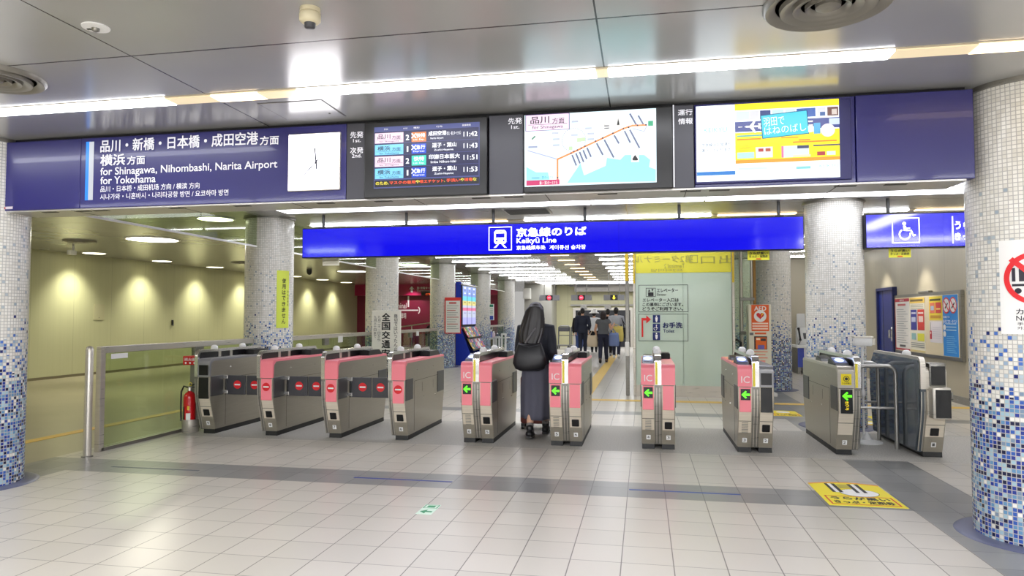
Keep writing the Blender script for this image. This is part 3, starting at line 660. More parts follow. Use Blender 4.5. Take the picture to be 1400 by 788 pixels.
for q, l, a in (((950, 250), 48, -68), ((966, 243), 46, -68), ((981, 237), 46, -68), ((996, 230), 40, -68), ((1012, 220), 42, -66), ((1052, 201), 56, -62), ((1084, 187), 84, -62), ((1125, 168), 40, -60), ((1168, 150), 55, -64), ((1190, 145), 86, -62), ((1190, 78), 54, -60), ((1225, 86), 44, -60)):
    e = (q[0]+l*math.cos(math.radians(a)), q[1]-l*math.sin(math.radians(a))); g.pline(q, e, .012, SCR(110, 116, 150, .7), 2)
for q in ((880, 160), (884, 185), (884, 210), (962, 112), (1018, 140), (1028, 162), (1028, 185), (960, 168)): g.prect(q[0]-14, q[1]-4, q[0]+14, q[1]+4, SCR(180, 188, 205, .8), 2)
g.prect(768, 214, 806, 222, SCR(150, 160, 190, .8), 2)
g.prect(777, 166, 804, 192, WHT, 2); g.pline((783, 186), (797, 172), .01, SCR(60, 150, 120, .6), 3)
g.prect(1128, 95, 1156, 130, WHT, 2); g.ppoly([(1142, 98), (1147, 126), (1137, 126)], INK, 3); g.prect(1080, 120, 1108, 146, WHT, 2); g.prect(1084, 128, 1104, 132, C(90, 90, 100), 3); g.prect(1084, 138, 1104, 141, C(90, 90, 100), 3)
g.prect(1196, 246, 1228, 280, WHT, 2); g.ppoly([(1200, 268), (1206, 258), (1212, 250), (1218, 258), (1225, 268), (1222, 273), (1203, 273)], INK, 3)
g.prect(936, 215, 952, 230, C(190, 220, 170, .8), 2); g.prect(970, 180, 988, 196, C(190, 220, 170, .8), 2); g.prect(988, 178, 1005, 194, C(190, 220, 170, .8), 2)
g.prect(1266, 109, 1287, 130, SCR(30, 160, 110, .8), 3)
g.prect(756, 84, 940, 153, C(70, 50, 110), 2); g.prect(759, 87, 937, 151, SCR(238, 206, 230, .9), 3)
g.ptext('品川', 777, 93, 855, 122, INK, 4, .02); g.ptext('方面', 868, 97, 918, 120, INK, 4, .012); g.prect(768, 126, 930, 127.6, INK, 4); g.ptext('for Shinagawa', 785, 130, 912, 147, INK, 4, .004)
g.prect(760, 357, 898, 378, SCR(200, 30, 100, .8), 3); g.ptext('第1・第2ターミナル', 815, 360, 890, 374, WHT, 4, .01); g.prect(782, 345, 815, 349, C(90, 140, 190), 3); g.ptext('第3ターミナル', 825, 338, 872, 350, C(60, 110, 170), 4)
g.build('printing', mp)

# service information and advert screen
ad = thing('advert_screen', 'bright screen, white service notice at left and yellow airport advert at right', 'screen', ((X['j8']+X['j9'])/2, YB, ZB0))
Y3 = YB-.012
obj('housing', B(X['j8']+.004, X['j9']-.03, Y3, YB+.05, ZB0+.02, ZB1-.02, bev=.006), M('navy_housing', (30, 28, 88), .35), ad)
g = PY(Y3-.012, 6.305, 940, 130)
z0, z1 = g.P(78, 748)[1], g.P(74, 100)[1]; xA, xB, xM = g.P(74, 100)[0], g.P(1303, 60)[0], g.P(413, 400)[0]
obj('display', B(xA, xB, Y3-.012, Y3+.02, z0, z1), SCR(240, 250, 255, 1.15), ad)
WT = xB-xA; HT = z1-z0
def q(fx, fy): return xA+fx*WT, z0+fy*HT
def qr(f0, g0, f1, g1, m, l=1): a, b = q(f0, g0), q(f1, g1); g.rect(a[0], a[1], b[0], b[1], m, l)
def qt(t_, f0, g0, f1, g1, m, l=3, bold=.015): a, b = q(f0, g0), q(f1, g1); g.text(t_, a[0], a[1], b[0], b[1], m, l, bold)
TEAL = C(120, 214, 220, .9); Y_ = SCR(255, 222, 20, 1.0)
qr(0, .075, .275, .125, SCR(30, 120, 200, .8)); qr(.275, .075, .278, 1, C(200, 215, 230))
qt('KEIKYU', .055, .645, .22, .705, TEAL, 2, .01); qt('京浜急行', .065, .59, .21, .612, C(190, 220, 225, .8), 2, 0); qt('京急線は平常通り', .035, .455, .245, .502, C(70, 80, 110, .6), 2, .012); qt('運行しております', .035, .385, .245, .432, C(70, 80, 110, .6), 2, .012)
qr(.278, .915, 1, 1, Y_); qr(.278, .245, 1, .62, Y_); qr(.278, .215, 1, .262, SCR(240, 150, 40, .9), 2)
qr(.278, .63, 1, .765, SCR(64, 74, 140, .8), 2)
for f0, f1, c_ in ((.285, .38, (220, 235, 245)), (.385, .45, (225, 225, 230)), (.455, .53, (50, 70, 130)), (.54, .62, (200, 235, 240)), (.63, .70, (210, 235, 235)), (.71, .84, (60, 100, 180)), (.85, .91, (225, 225, 235)), (.92, .995, (120, 80, 70))): qr(f0, .785, f1, .90, C(*c_, .7), 2)
qr(.87, .79, .905, .84, C(60, 100, 160, .7), 3); qr(.95, .80, .985, .87, C(230, 220, 215), 3)
for f0 in (.30, .525, .96): qr(f0, .69, f0+.03, .70, WHT, 3)
for f0 in (.44, .76): qr(f0, .665, f0+.06, .685, WHT, 3); qr(f0, .715, f0+.06, .735, WHT, 3)
a = q(.395, .695); s_ = .03                                              # white aircraft
g.face([(a[0]-1.6*s_, a[1]), (a[0]-1.2*s_, a[1]+.22*s_), (a[0]+1.5*s_, a[1]+.2*s_), (a[0]+1.9*s_, a[1]+.75*s_), (a[0]+2.1*s_, a[1]+.75*s_), (a[0]+1.95*s_, a[1]), (a[0]+2.1*s_, a[1]-.75*s_), (a[0]+1.9*s_, a[1]-.75*s_), (a[0]+1.5*s_, a[1]-.2*s_), (a[0]-1.2*s_, a[1]-.22*s_)], WHT, 3)
for sg in (1, -1): g.face([(a[0]-.5*s_, a[1]+.15*sg*s_), (a[0]+.4*s_, a[1]+.15*sg*s_), (a[0]+1.0*s_, a[1]+1.5*sg*s_), (a[0]+.6*s_, a[1]+1.5*sg*s_)], WHT, 3)
cc = q(.625, .70); ca, sa = math.cos(math.radians(4)), math.sin(math.radians(4))
def rot(u, v): return (cc[0]+u*ca-v*sa, cc[1]+u*sa+v*ca)
g.face([rot(*p_) for p_ in ((-.152, -.082), (.152, -.082), (.152, .082), (-.152, .082))], C(20, 90, 130), 4); g.face([rot(*p_) for p_ in ((-.147, -.077), (.147, -.077), (.147, .077), (-.147, .077))], SCR(50, 190, 215, .9), 5)
def ct(t_, u0, v0, u1, v1, b=.03): a0 = rot((u0+u1)/2, (v0+v1)/2); g.text(t_, a0[0]-(u1-u0)/2, a0[1]-(v1-v0)/2, a0[0]+(u1-u0)/2, a0[1]+(v1-v0)/2, C(235, 250, 252, .9), 7, b, math.radians(4))
ct('羽田で', -.135, .0, .0, .06); ct('はねのばし', -.135, -.058, .135, -.004)
random.seed(3)
for f0, v0, f1, v1 in ((.29, .565, .78, .585), (.29, .52, .46, .54), (.60, .52, .72, .535), (.68, .455, .98, .475)): qr(f0, v0, f1, v1, C(90, 190, 190, .7) if v0 > .55 else C(240, 140, 40, .8), 3)
for f0, v0, f1, v1, c_ in ((.29, .28, .41, .36, (190, 230, 235)), (.42, .28, .54, .42, (235, 235, 235)), (.44, .36, .475, .40, (190, 60, 60)), (.49, .36, .525, .40, (190, 90, 60)), (.60, .27, .79, .42, (225, 240, 250)), (.60, .27, .615, .42, (235, 120, 170)), (.71, .38, .79, .42, (60, 70, 110)), (.68, .27, .80, .30, (250, 240, 200)), (.845, .28, .90, .33, (180, 60, 70)), (.91, .28, .97, .33, (220, 235, 235)), (.82, .40, 1, .42, (90, 90, 110)), (.72, .48, .80, .50, (240, 150, 60))): qr(f0, v0, f1, v1, C(*c_, .7), 4)
for k in range(9): qr(.29+.0*k, .44-.018*k, .36+.05*random.random(), .446-.018*k, C(236, 160, 40), 3)
a = q(.92, .60); g.disc(a[0], a[1], .045, C(240, 225, 230, .8), 5, 24); a = q(.80, .625); g.disc(a[0], a[1], .04, C(236, 240, 246, .8), 4, 24, .022); qr(.825, .56, .87, .70, C(80, 170, 215, .8), 5)
qr(.93, .67, 1, .75, C(200, 215, 240, .8), 5)
qt('KEIKYU', .86, .125, .985, .165, TEAL, 2, .008); qr(.295, .13, .50, .16, C(205, 225, 228, .8), 2); qr(.295, .10, .40, .108, C(180, 195, 205, .8), 2); qr(.58, .13, .68, .14, C(190, 200, 210, .8), 2); qr(.70, .115, .80, .15, C(130, 205, 210, .8), 2)
g.build('printing', ad)

# ------------------------------------------------------------------ blue hanging signs
YH = 9.5
SIGNB = M('lit_blue_sign', (10, 10, 60), .08, 0, .72, spec=1.0, ergb=(6, 4, 222)); SIGNB.node_tree.nodes['Principled BSDF'].inputs['IOR'].default_value = 1.8; LIT = M('lit_white_lettering', (230, 230, 230), .3, 0, 1.1, ergb=(250, 250, 255)); SIGNE = M('sign_edge', (12, 12, 40), .3)
def hang(x0, x1, y, label, joints, hangers):
    z0, z1 = 2.31, 2.755
    t = thing('hanging_sign', label, 'sign', ((x0+x1)/2, y, z0))
    obj('case', B(x0, x1, y, y+.16, z0, z1, bev=.008), SIGNE, t)
    js = [x0+.012]+joints+[x1-.012]
    for a, b in zip(js, js[1:]): obj('lit_face', B(a+.001, b-.001, y-.006, y+.02, z0+.014, z1-.014), SIGNB, t)
    for h in hangers: obj('hanger', tube(bmesh.new(), [(h, y+.08, z1-.01), (h, y+.08, ZC)], .022, 12), BLACK, t, 60); obj('hanger_plate', B(h-.06, h+.06, y+.03, y+.13, z1, z1+.016, bev=.004), BLACK, t)
    return t
hx = lambda x, y=322: at(x, y, Y=YH).x
hs = hang(hx(413, 335), hx(1099.5), YH, 'long lit blue hanging sign with white train symbol and line name', [hx(627), hx(846)], [hx(439, 310), hx(553, 308), hx(673, 304), hx(799, 300), hx(929, 295), hx(1066, 290)])
def train_icon(g, x0, z0, s, m, bgm):
    g.frame(x0, z0, x0+s, z0+s, s*.03, m, 2); c = x0+s/2
    g.face([(c-.26*s, z0+.34*s), (c-.2*s, z0+.28*s), (c+.2*s, z0+.28*s), (c+.26*s, z0+.34*s), (c+.26*s, z0+.78*s), (c+.18*s, z0+.86*s), (c-.18*s, z0+.86*s), (c-.26*s, z0+.78*s)], m, 2)
    g.rect(c-.19*s, z0+.54*s, c+.19*s, z0+.72*s, bgm, 3); g.rect(c-.09*s, z0+.77*s, c+.09*s, z0+.81*s, bgm, 3)
    for q_ in (-.15, .15): g.disc(c+q_*s, z0+.41*s, .045*s, bgm, 3, 14)
    g.face([(c-.12*s, z0+.26*s), (c-.05*s, z0+.26*s), (c-.19*s, z0+.11*s), (c-.28*s, z0+.11*s)], m, 2); g.face([(c+.12*s, z0+.26*s), (c+.05*s, z0+.26*s), (c+.19*s, z0+.11*s), (c+.28*s, z0+.11*s)], m, 2)
g = PY(YH-.006, 3.889, 400, 280)
b_ = g.box(1043, 125, 1166, 244); train_icon(g, b_[0], b_[1], b_[2]-b_[0], LIT, SIGNB)
g.ptext('京急線のりば', 1190, 124, 1562, 172, LIT, 3, .04); g.ptext('Keikyū Line', 1191, 177, 1402, 214, LIT, 3, .02); g.ptext('京急线乘车处', 1191, 218, 1345, 241, LIT, 3, .014); g.ptext('게이큐선 승차장', 1366, 216, 1559, 240, LIT, 3, .012)
g.build('lettering', hs)
h2 = hang(hx(1183), 5.0, YH, 'lit blue hanging sign with white wheelchair symbol, right of the middle column', [hx(1290)], [hx(1217, 288), 4.6])
def wheelchair(g, x0, z0, s, m):
    c = (x0+.45*s, z0+.36*s)
    g.disc(x0+.43*s, z0+.82*s, .07*s, m, 2, 18); g.ring(c[0], c[1], .24*s, .055*s, m, 2, 30, math.radians(120), math.radians(375))
    g.face([(x0+.39*s, z0+.73*s), (x0+.47*s, z0+.73*s), (x0+.48*s, z0+.5*s), (x0+.67*s, z0+.5*s), (x0+.77*s, z0+.26*s), (x0+.88*s, z0+.3*s), (x0+.86*s, z0+.35*s), (x0+.80*s, z0+.33*s), (x0+.71*s, z0+.55*s), (x0+.55*s, z0+.56*s), (x0+.55*s, z0+.6*s), (x0+.66*s, z0+.6*s), (x0+.66*s, z0+.64*s), (x0+.48*s, z0+.64*s), (x0+.40*s, z0+.52*s)], m, 2)
g = PY(YH-.006)
b_ = g.box(1219, 298.5, 1256.5, 333); s_ = b_[3]-b_[1]; g.frame(b_[0], b_[1], b_[0]+s_, b_[3], s_*.035, LIT, 2); wheelchair(g, b_[0]+.05*s_, b_[1]+.02*s_, s_*.92, LIT)
g.prect(1301, 296, 1303.6, 333, LIT, 2); g.ptext('うらが黒い', 1305, 302, 1362, 314, LIT, 3, .05); g.ptext('きっぷ・定期券', 1305, 318, 1380, 329, LIT, 3, .05)
g.build('lettering', h2)
for xl, xr, yt, yb, l, col_, far in ((1022, 1052, 343, 356, 'small yellow notice hanging under the right end of the long blue sign', (232, 228, 60), 0), (1215, 1245.5, 339, 352.5, 'small yellow notice hanging under the wheelchair sign', (232, 228, 60), 0), (441, 463.5, 353, 363.5, 'small pale notice hanging under the left end of the long blue sign', (226, 224, 206), 0)):
    g = PY(YH+.05); x0, z0, x1, z1 = g.box(xl, yt, xr, yb); z1 = 2.312
    t = thing('hanging_notice', l, 'notice', ((x0+x1)/2, YH+.05, z0), 0)
    obj('card', B(x0, x1, YH+.05, YH+.056, z0, z1), C(*col_), t)
    k_ = z1-z0
    if col_[2] < 100: g.text('うらが黒い', x0+.02, z0+.58*k_, x1-.02, z0+.88*k_, INK, 2, .02); g.text('きっぷ・定期券', x0+.02, z0+.26*k_, x1-.02, z0+.54*k_, INK, 2, .02); g.rect((x0+x1)/2-.03, z0+.08*k_, (x0+x1)/2+.03, z0+.18*k_, RED, 2)
    else:
        for r_ in range(2): g.rect(x0+.02, z0+(.28+.32*r_)*k_, x1-.02, z0+(.38+.32*r_)*k_, C(200, 196, 170), 2)
    g.build('printing', t)

# mirror, long yellow notice on the second left column
yn = thing('column_notice', 'long yellow vertical notice stuck to the mosaic column left of the blue sign', 'notice', (-5.45, 9.45, 1.37))
cxn, cyn, rn = XL, 9.8, .366
bm = bmesh.new(); a0, a1 = math.radians(-43), math.radians(-9)
za, zb = 1.27, 2.14
loft(bm, [[Vector((cxn+rr*math.cos(a0+(a1-a0)*i/8), cyn+rr*math.sin(a0+(a1-a0)*i/8), z)) for rr, rng in ((rn, range(9)), (rn-.004, range(8, -1, -1))) for i in rng] for z in (za, zb)])
obj('sheet', bm, C(214, 228, 84), yn)
g = G(lambda u, v, h: Vector((cxn+(rn+h)*math.cos(u), cyn+(rn+h)*math.sin(u), v)))
for k, ch in enumerate('使用はできません'): g.text(ch, math.radians(-30), 2.02-k*.088-.07, math.radians(-20), 2.02-k*.088, INK, 1, .02)
for k, ch in enumerate('改札は通過'): g.text(ch, math.radians(-15), 1.84-k*.05-.036, math.radians(-11), 1.84-k*.05, INK, 1, .01)
g.build('lettering', yn)

# ------------------------------------------------------------------ ticket gates
YG = 7.76
def arcp(cx, cy, r, a0, a1, n=6): return [(cx+r*math.cos(math.radians(a0+(a1-a0)*i/n)), cy+r*math.sin(math.radians(a0+(a1-a0)*i/n))) for i in range(n+1)]
PROF = [(0, .05), (-.105, .40), (-.125, .48), (-.13, .56), (-.13, .84)]+arcp(-.08, .87, .05, 180, 95)+[(1.40, .92)]+arcp(1.41, .88, .04, 90, 0)+[(1.455, .55), (1.445, .42), (1.36, .05)]
HOOD = [(-.138, .705), (-.138, .85)]+arcp(-.083, .873, .056, 180, 95)+[(1.40, .929)]+arcp(1.41, .886, .044, 90, 10)+[(1.446, .895), (1.40, .902), (-.06, .902), (-.11, .86), (-.11, .705)]
DIVO = [(-.142, .705), (-.142, .95)]+arcp(-.062, .95, .08, 180, 90)+[(1.26, 1.035)]+arcp(1.27, .995, .04, 90, 45)+[(1.46, .86)]
def offset_in(p, d):
    p = [q for i, q in enumerate(p) if i == 0 or math.hypot(q[0]-p[i-1][0], q[1]-p[i-1][1]) > 1e-4]
    return _offset_in(p, d)
def _offset_in(p, d):       # the same outline moved inwards (down and back) by d
    out = []
    for i, (a, b) in enumerate(p):
        a0 = p[max(i-1, 0)]; a1 = p[min(i+1, len(p)-1)]; dx, dy = a1[0]-a0[0], a1[1]-a0[1]; l = math.hypot(dx, dy) or 1
        out.append((a+dy/l*d, b-dx/l*d))
    return out
ARW = C(90, 255, 30, 1.3)
FOOT = mk_steel('foot_steel', (216, 206, 188), .34, .25)  # lighter than the gate steel, imitating hall light on the fronts
def gfront(t, y): return G(lambda u, v, h: t_front(t, u, y-h, v))
def t_front(t, u, y, v): return t.matrix_basis @ Vector((u, y, v))
LOCY = lambda y: (lambda u, v, h: Vector((u, y-h, v)))
def lbuild(g, name, t=None, part=None):
    me = bpy.data.meshes.new(name); g.bm.to_mesh(me); g.bm.free()
    for m in g.mats: me.materials.append(m)
    o = bpy.data.objects.new(name, me); COL.objects.link(o); o.parent = t if t is not None else part; return o
LOWY = lambda z: 0 - .105*(z-.05)/.35        # front plane of the tapering foot
def LOWF(h0=.0): return lambda u, v, h: Vector((u, LOWY(v)-h-h0, v))
def half(t, x0, x1, kind, entry, num, outer):
    """one half cabinet; entry = side with the card reader; outer = -1/1 side where the lane is"""
    xm = (x0+x1)/2
    loc_part('cabinet', prism(bmesh.new(), PROF, x0, x1, bev=.006), GSIDE, t, 40)
    hm = {'pink': PINK, 'black': M('gate_grey', (150, 150, 152), .35, .4), 'steel': STEEL}[kind]
    loc_part('hood', prism(bmesh.new(), HOOD, x0-.002, x1+.002, bev=.004), hm, t, 40)
    fp = loc_part('front_plate', B(x0+.012, x1-.012, -.139, -.12, .44, .697, bev=.004), {'pink': PINK, 'black': BLACK, 'steel': STEEL}[kind], t)
    if kind == 'black': lsub('upper_plate', B(x0+.016, x1-.016, -.143, -.13, .725, .85, bev=.004), BLACK, fp)
    loc_part('plinth', prism(bmesh.new(), [(-.005, 0), (.0, .06), (1.36, .06), (1.37, 0)], x0+.004, x1-.004), PLINTH, t)
    loc_part('foot_plate', prism(bmesh.new(), [(-.002, .062), (-.107, .40), (-.127, .47), (-.1325, .56), (-.1335, .697), (-.12, .697), (-.118, .56), (-.095, .42), (.01, .062)], x0+.008, x1-.008), FOOT, t)
    # joints in the sheet metal
    bm = bmesh.new(); xo = x0 if outer < 0 else x1; e = .0015
    bx(bm, xo-e, xo+e, .2, 1.15, .668, .672); bx(bm, xo-e, xo+e, .2, .203, .08, .67); bx(bm, xo-e, xo+e, .62, .655, .50, .60) if 0 else None
    bx(bm, xo-e, xo+e, .50, .503, .52, .63); bx(bm, xo-e, xo+e, .95, .953, .52, .63)
    bx(bm, x0+.01, x1-.01, -.1305, -.12, .699, .703); bx(bm, x0+.008, x1-.008, -.0935, -.06, .337, .341)
    loc_part('seam', bm, SEAM, t)
    bm = bmesh.new()
    for yy, zz in ((.30, .80), (.95, .80), (.55, .45), (1.05, .42)): ell(bm, (xo, yy, zz), .006, .008, .008, sub=1)
    loc_part('rivet', bm, CHROME, t)
    loc_part('flap_pocket', B(xo-.008, xo+.008, -.115, .14, .465, .712, bev=.006), M('pocket_grey', (84, 84, 84), .4, .3), t)
    loc_part('rear_pocket', B(xo-.008, xo+.008, 1.14, 1.43, .44, .715, bev=.006), M('pocket_grey', (84, 84, 84), .4, .3), t)
    # foot: ticket tray window, grille, number
    if not entry:
        loc_part('tray_window', prism(bmesh.new(), [(LOWY(.225)-.009, .225), (LOWY(.305)-.009, .305), (LOWY(.305)+.02, .305), (LOWY(.225)+.02, .225)], xm-.04, xm+.04, bev=.004), BLACK, t)
    elif kind != 'steel':
        bm = bmesh.new()
        for k in range(7): z = .21+k*.018; prism(bm, [(LOWY(z)-.006, z), (LOWY(z+.006)-.006, z+.006), (LOWY(z+.006)+.01, z+.006), (LOWY(z)+.01, z)], xm-.032, xm+.032)
        loc_part('grille', bm, STEELD, t)
    g = G(LOWF(.004)); g.rect(xm-.022, .105, xm+.024, .155, WHT, 1); g.text(num, xm-.012, .116, xm+.012, .146, C(90, 90, 88), 2, .02)
    if not entry: g.frame(xm-.045, .165, xm-.02, .185, .003, C(150, 145, 132), 1)
    lbuild(g, 'number_label', t)
    if entry:
        if kind == 'pink':
            g = G(LOCY(-.139)); g.text('IC', xm-.04, .745, xm+.045, .815, C(250, 232, 232), 2, .012); lbuild(g, 'lettering', part=fp)
            dsp = loc_part('arrow_display', B(xm-.046, xm+.05, -.145, -.13, .565, .682, bev=.003), BLACK, t)
            ga = (xm+.002, .623, .041)
        else:
            dsp = loc_part('arrow_display', B(xm-.058, xm+.058, -.145, -.13, .445, .69, bev=.003), BLACK, t); ga = (xm+.002, .623, .045)
            g = G(LOCY(-.145))
            for k, ch in enumerate('きっぷ'): g.text(ch, xm-.018, .545-k*.032, xm+.018, .57-k*.032, C(230, 200, 30, 1), 1, .03)
            lbuild(g, 'lettering', part=dsp)
            st = loc_part('sticker', B(xm-.05, xm+.05, -.141, -.13, .735, .85, bev=.002), C(240, 220, 20), t)
            g = G(LOCY(-.141)); g.ring(xm, .80, .03, .006, INK, 1, 20); g.disc(xm, .80, .016, INK, 1, 16); g.text('うらが黒い', xm-.042, .745, xm+.042, .764, INK, 1, .02); lbuild(g, 'lettering', part=st)
        g = G(LOCY(-.146)); a_, b_, s_ = ga
        g.face([(a_-s_*1.05, b_), (a_+s_*.0, b_+s_), (a_+s_*.28, b_+s_*.72), (a_-s_*.18, b_+s_*.28), (a_+s_*1.05, b_+s_*.28), (a_+s_*1.05, b_-s_*.28), (a_-s_*.18, b_-s_*.28), (a_+s_*.28, b_-s_*.72), (a_, b_-s_)], ARW, 1)
        lbuild(g, 'arrow', part=dsp)
        # tilted card reader
        rd = loc_part('card_reader', prism(bmesh.new(), [(-.04, .925), (.02, .945), (.22, 1.0), (.26, .99), (.30, .925)], x0+.008, x1-.004, bev=.008), BLACK, t, 40)
        sc = G(lambda u, v, h: Vector((u, .02+v*.2-h*.27, .945+v*.055+h*.96)), base=.004); sc.rect(x0+.02, .08, x1-.018, .9, C(80, 96, 150, .8), 1); sc.disc(xm, .48, .046, C(190, 215, 255, 1.2), 2, 24, .30); sc.rect(x0+.024, .86, x1-.022, .95, WHT, 2)
        lbuild(sc, 'reader_screen', part=rd)
        loc_part('display_unit', prism(bmesh.new(), [(.62, .925), (.66, .965), (.86, .985), (.90, .925)], x0+.02, x1-.015, bev=.006), BLACK, t, 40)
        loc_part('top_rim', B(x0+.012, x1-.01, .30, 1.38, .926, .934), M('rim_salmon', (232, 150, 118), .4) if kind == 'pink' else STEEL, t)
    else:
        loc_part('ticket_box', prism(bmesh.new(), [(.84, .925), (.86, .995), (1.22, .995), (1.34, .925)], x0+.012, x1-.014, bev=.006), BLACK, t, 30)
        loc_part('ticket_slot', B(xm-.035, xm+.035, .87, 1.0, .993, 1.0, bev=.002), DGREY, t)
def divider(t, x0, x1, solid=False, yellow=True):
    inn = offset_in(DIVO, .034)
    loc_part('arch_rail', prism(bmesh.new(), DIVO+inn[::-1], x0, x1), CHROME if not solid else STEEL, t, 40)
    i2 = offset_in(DIVO, .03)
    loc_part('divider_panel', prism(bmesh.new(), i2+[(1.43, .70)], x0+.018, x1-.018), GLASSD if solid else BLACK, t)
    loc_part('divider_post', prism(bmesh.new(), [(0.004, .05), (-.100, .40), (-.124, .52), (-.135, .705), (-.05, .72), (1.3, .72), (1.36, .05)], x0, x1), STEELD if not solid else GLASSD, t, 40)
    bm = bmesh.new(); xm = (x0+x1)/2
    for q_ in (-.016, .016): prism(bm, [(LOWY(.06)-.004, .06), (LOWY(.4)-.004, .40), (-.129, .52), (-.134, .70), (-.12, .70), (-.1, .4), (.01, .06)], xm+q_-.004, xm+q_+.004)
    loc_part('groove', bm, STEEL, t)
    if yellow: loc_part('warning_strip', B(x0+.006, x0+.03, -.1465, -.14, .71, .955, bev=.001), YEL, t)
    for yy in ((.22, .85) if not solid else (.3,)):
        d_ = loc_part('sensor_dome', lathe(bmesh.new(), xm, yy, [(.042, 1.03), (.044, 1.045), (.038, 1.066), (.02, 1.08), (.004, 1.083)], 20), WHITE, t, 60)
    for yy in (.3, .55): loc_part('rail_stay', B(xm-.012, xm+.012, yy, yy+.05, .92, 1.01), STEEL, t)
def no_entry(part, cx_, cz, r, y):
    g = G(LOCY(y)); g.disc(cx_, cz, r, RED, 1); g.rect(cx_-r*.72, cz-r*.17, cx_+r*.72, cz+r*.17, WHT, 2); lbuild(g, 'no_entry_mark', part=part)
def flap(t, xh, sgn, ln, y=.16):
    x0, x1 = (xh+.045, xh+ln) if sgn > 0 else (xh-ln, xh-.045)
    f = loc_part('flap', B(x0, x1, y-.012, y+.014, .465, .705, bev=.006), DGREY, t)
    no_entry(f, (x0+x1)/2+.02*sgn, .59, .052, y-.012)
    bm = bmesh.new()
    for z in (.475, .66): bx(bm, min(xh, xh+.06*sgn), max(xh, xh+.06*sgn), y-.022, y+.022, z, z+.045, bev=.005)
    loc_part('hinge', bm, CHROME, t)
    loc_part('pivot', tube(bmesh.new(), [(xh+.03*sgn, y, .465), (xh+.03*sgn, y, .705)], .012), BLACK, t, 60)
GRP = 'row of automatic ticket gates'
WD = .355
def wide(px, py, label, kl, kr, nl, nr):
    p = at(px, py, Y=YG); t = thing('ticket_gate', label, 'ticket gate', (p.x, YG, 0), 0, GRP)
    half(t, 0, .142, kl, True, nl, -1); half(t, .213, WD, kr, False, nr, 1); divider(t, .142, .213)
    return t
def narrow(px, py, label, kind, nn, right_flap, left_flap):
    p = at(px, py, Y=YG); t = thing('ticket_gate', label, 'ticket gate', (p.x-.045, YG, 0), 0, GRP)
    divider(t, .006, .05, yellow=False); half(t, .05, .21, kind, False, nn, 1)
    if kind == 'pink':
        fp = [c for c in t.children if c.name.startswith('front_plate')][0]; no_entry(fp, .13, .60, .05, -.139)
    if right_flap: flap(t, .214, 1, .30)
    if left_flap: flap(t, -.004, -1, .30)
    return t
narrow(278, 589, 'steel ticket gate with black front panels, leftmost, beside the fire extinguisher', 'black', '9', True, False)
narrow(362.5, 594, 'narrow pink ticket gate second from the left, closed by grey flaps', 'pink', '8', True, True)
narrow(449.5, 599, 'narrow pink ticket gate third from the left, closed by grey flaps', 'pink', '7', True, True)
narrow(540, 602, 'narrow pink ticket gate fourth from the left, open lane on its right', 'pink', '6', False, True)
wide(634, 605, 'wide pink ticket gate left of the walking woman, green arrow lit', 'pink', 'pink', '6', '5')
wide(753, 609, 'wide pink ticket gate right of the walking woman, green arrow lit', 'pink', 'pink', '5', '4')
wide(877.5, 613, 'wide pink ticket gate seen end-on in front of the elevator glass', 'pink', 'pink', '4', '3')
wide(1008, 617, 'wide ticket gate with pink left half and black right half, before the defibrillator stand', 'pink', 'black', '3', '2')
p = at(1144, 621, Y=YG+.05)
t = thing('ticket_gate', 'steel ticket gate with yellow sticker and green arrow, left of the tube barriers', 'ticket gate', (p.x-.01, YG+.05, 0), 0, GRP)
half(t, 0, .16, 'steel', True, '2', -1); divider(t, .16, .22)
p = at(1261, 622, Y=YG+.08)
t = thing('ticket_gate', 'rightmost ticket gate with smoked grey side panel and black front boxes', 'ticket gate', (p.x-.05, YG+.08, 0), 0, GRP)
divider(t, 0, .05, solid=True, yellow=False); half(t, .05, .24, 'steel', False, '1', 1)
loc_part('side_panel', prism(bmesh.new(), offset_in(DIVO, .03)+[(1.44, .55), (1.35, .06), (.02, .06), (-.09, .38)], -.012, .002, bev=.003), GLASSD, t, 40)
loc_part('front_box', B(.075, .245, -.235, -.12, .42, .73, bev=.008), STEEL, t, 40); loc_part('box_face', B(.10, .24, -.24, -.23, .43, .71, bev=.003), BLACK, t); loc_part('box_handle', tube(bmesh.new(), [(.247, -.2, .60), (.265, -.2, .60), (.265, -.2, .68), (.247, -.2, .68)], .01), STEELD, t, 50)
loc_part('upper_box', B(.08, .235, -.15, .05, .735, .97, bev=.01), STEELD, t, 40); loc_part('upper_box_face', B(.095, .225, -.155, -.145, .75, .94, bev=.003), BLACK, t)

# ------------------------------------------------------------------ things around the gates
# fire extinguisher and its stand
ex = thing('extinguisher_stand', 'steel fire extinguisher stand with red header beside the leftmost gate', 'stand', (-5.59, 7.82, 0))
bm = bmesh.new()
def drum(r, z): return [Vector((.1*r*math.cos(a), .1*r*math.sin(a), z)) for a in [2*PI*i/28 for i in range(28)]]
loft(bm, [drum(.95, 0), drum(1, .01), drum(1, .16), drum(.9, .16), drum(.9, .02)]); loc_part('tray', bm, STEEL, ex, 50)
loc_part('back_plate', prism(bmesh.new(), [(-.1, .1), (.1, .1), (.1, .2), (.075, .32), (.075, .86), (-.075, .86), (-.075, .32), (-.1, .2)], .075, .095, 'y', bev=.004), STEELD, ex)
loc_part('post', B(.01, .05, .05, .08, .14, .86, bev=.004), STEEL, ex)
hd = loc_part('header_box', B(-.105, .105, -.03, .11, .835, .945, bev=.008), C(206, 28, 30), ex)
g = G(LOCY(-.03)); g.text('消火器', -.085, .885, .085, .925, WHT, 2, .02)
for q_ in (-.06, 0, .06): g.disc(q_, .86, .013, WHT, 1, 12)
lbuild(g, 'lettering', part=hd)
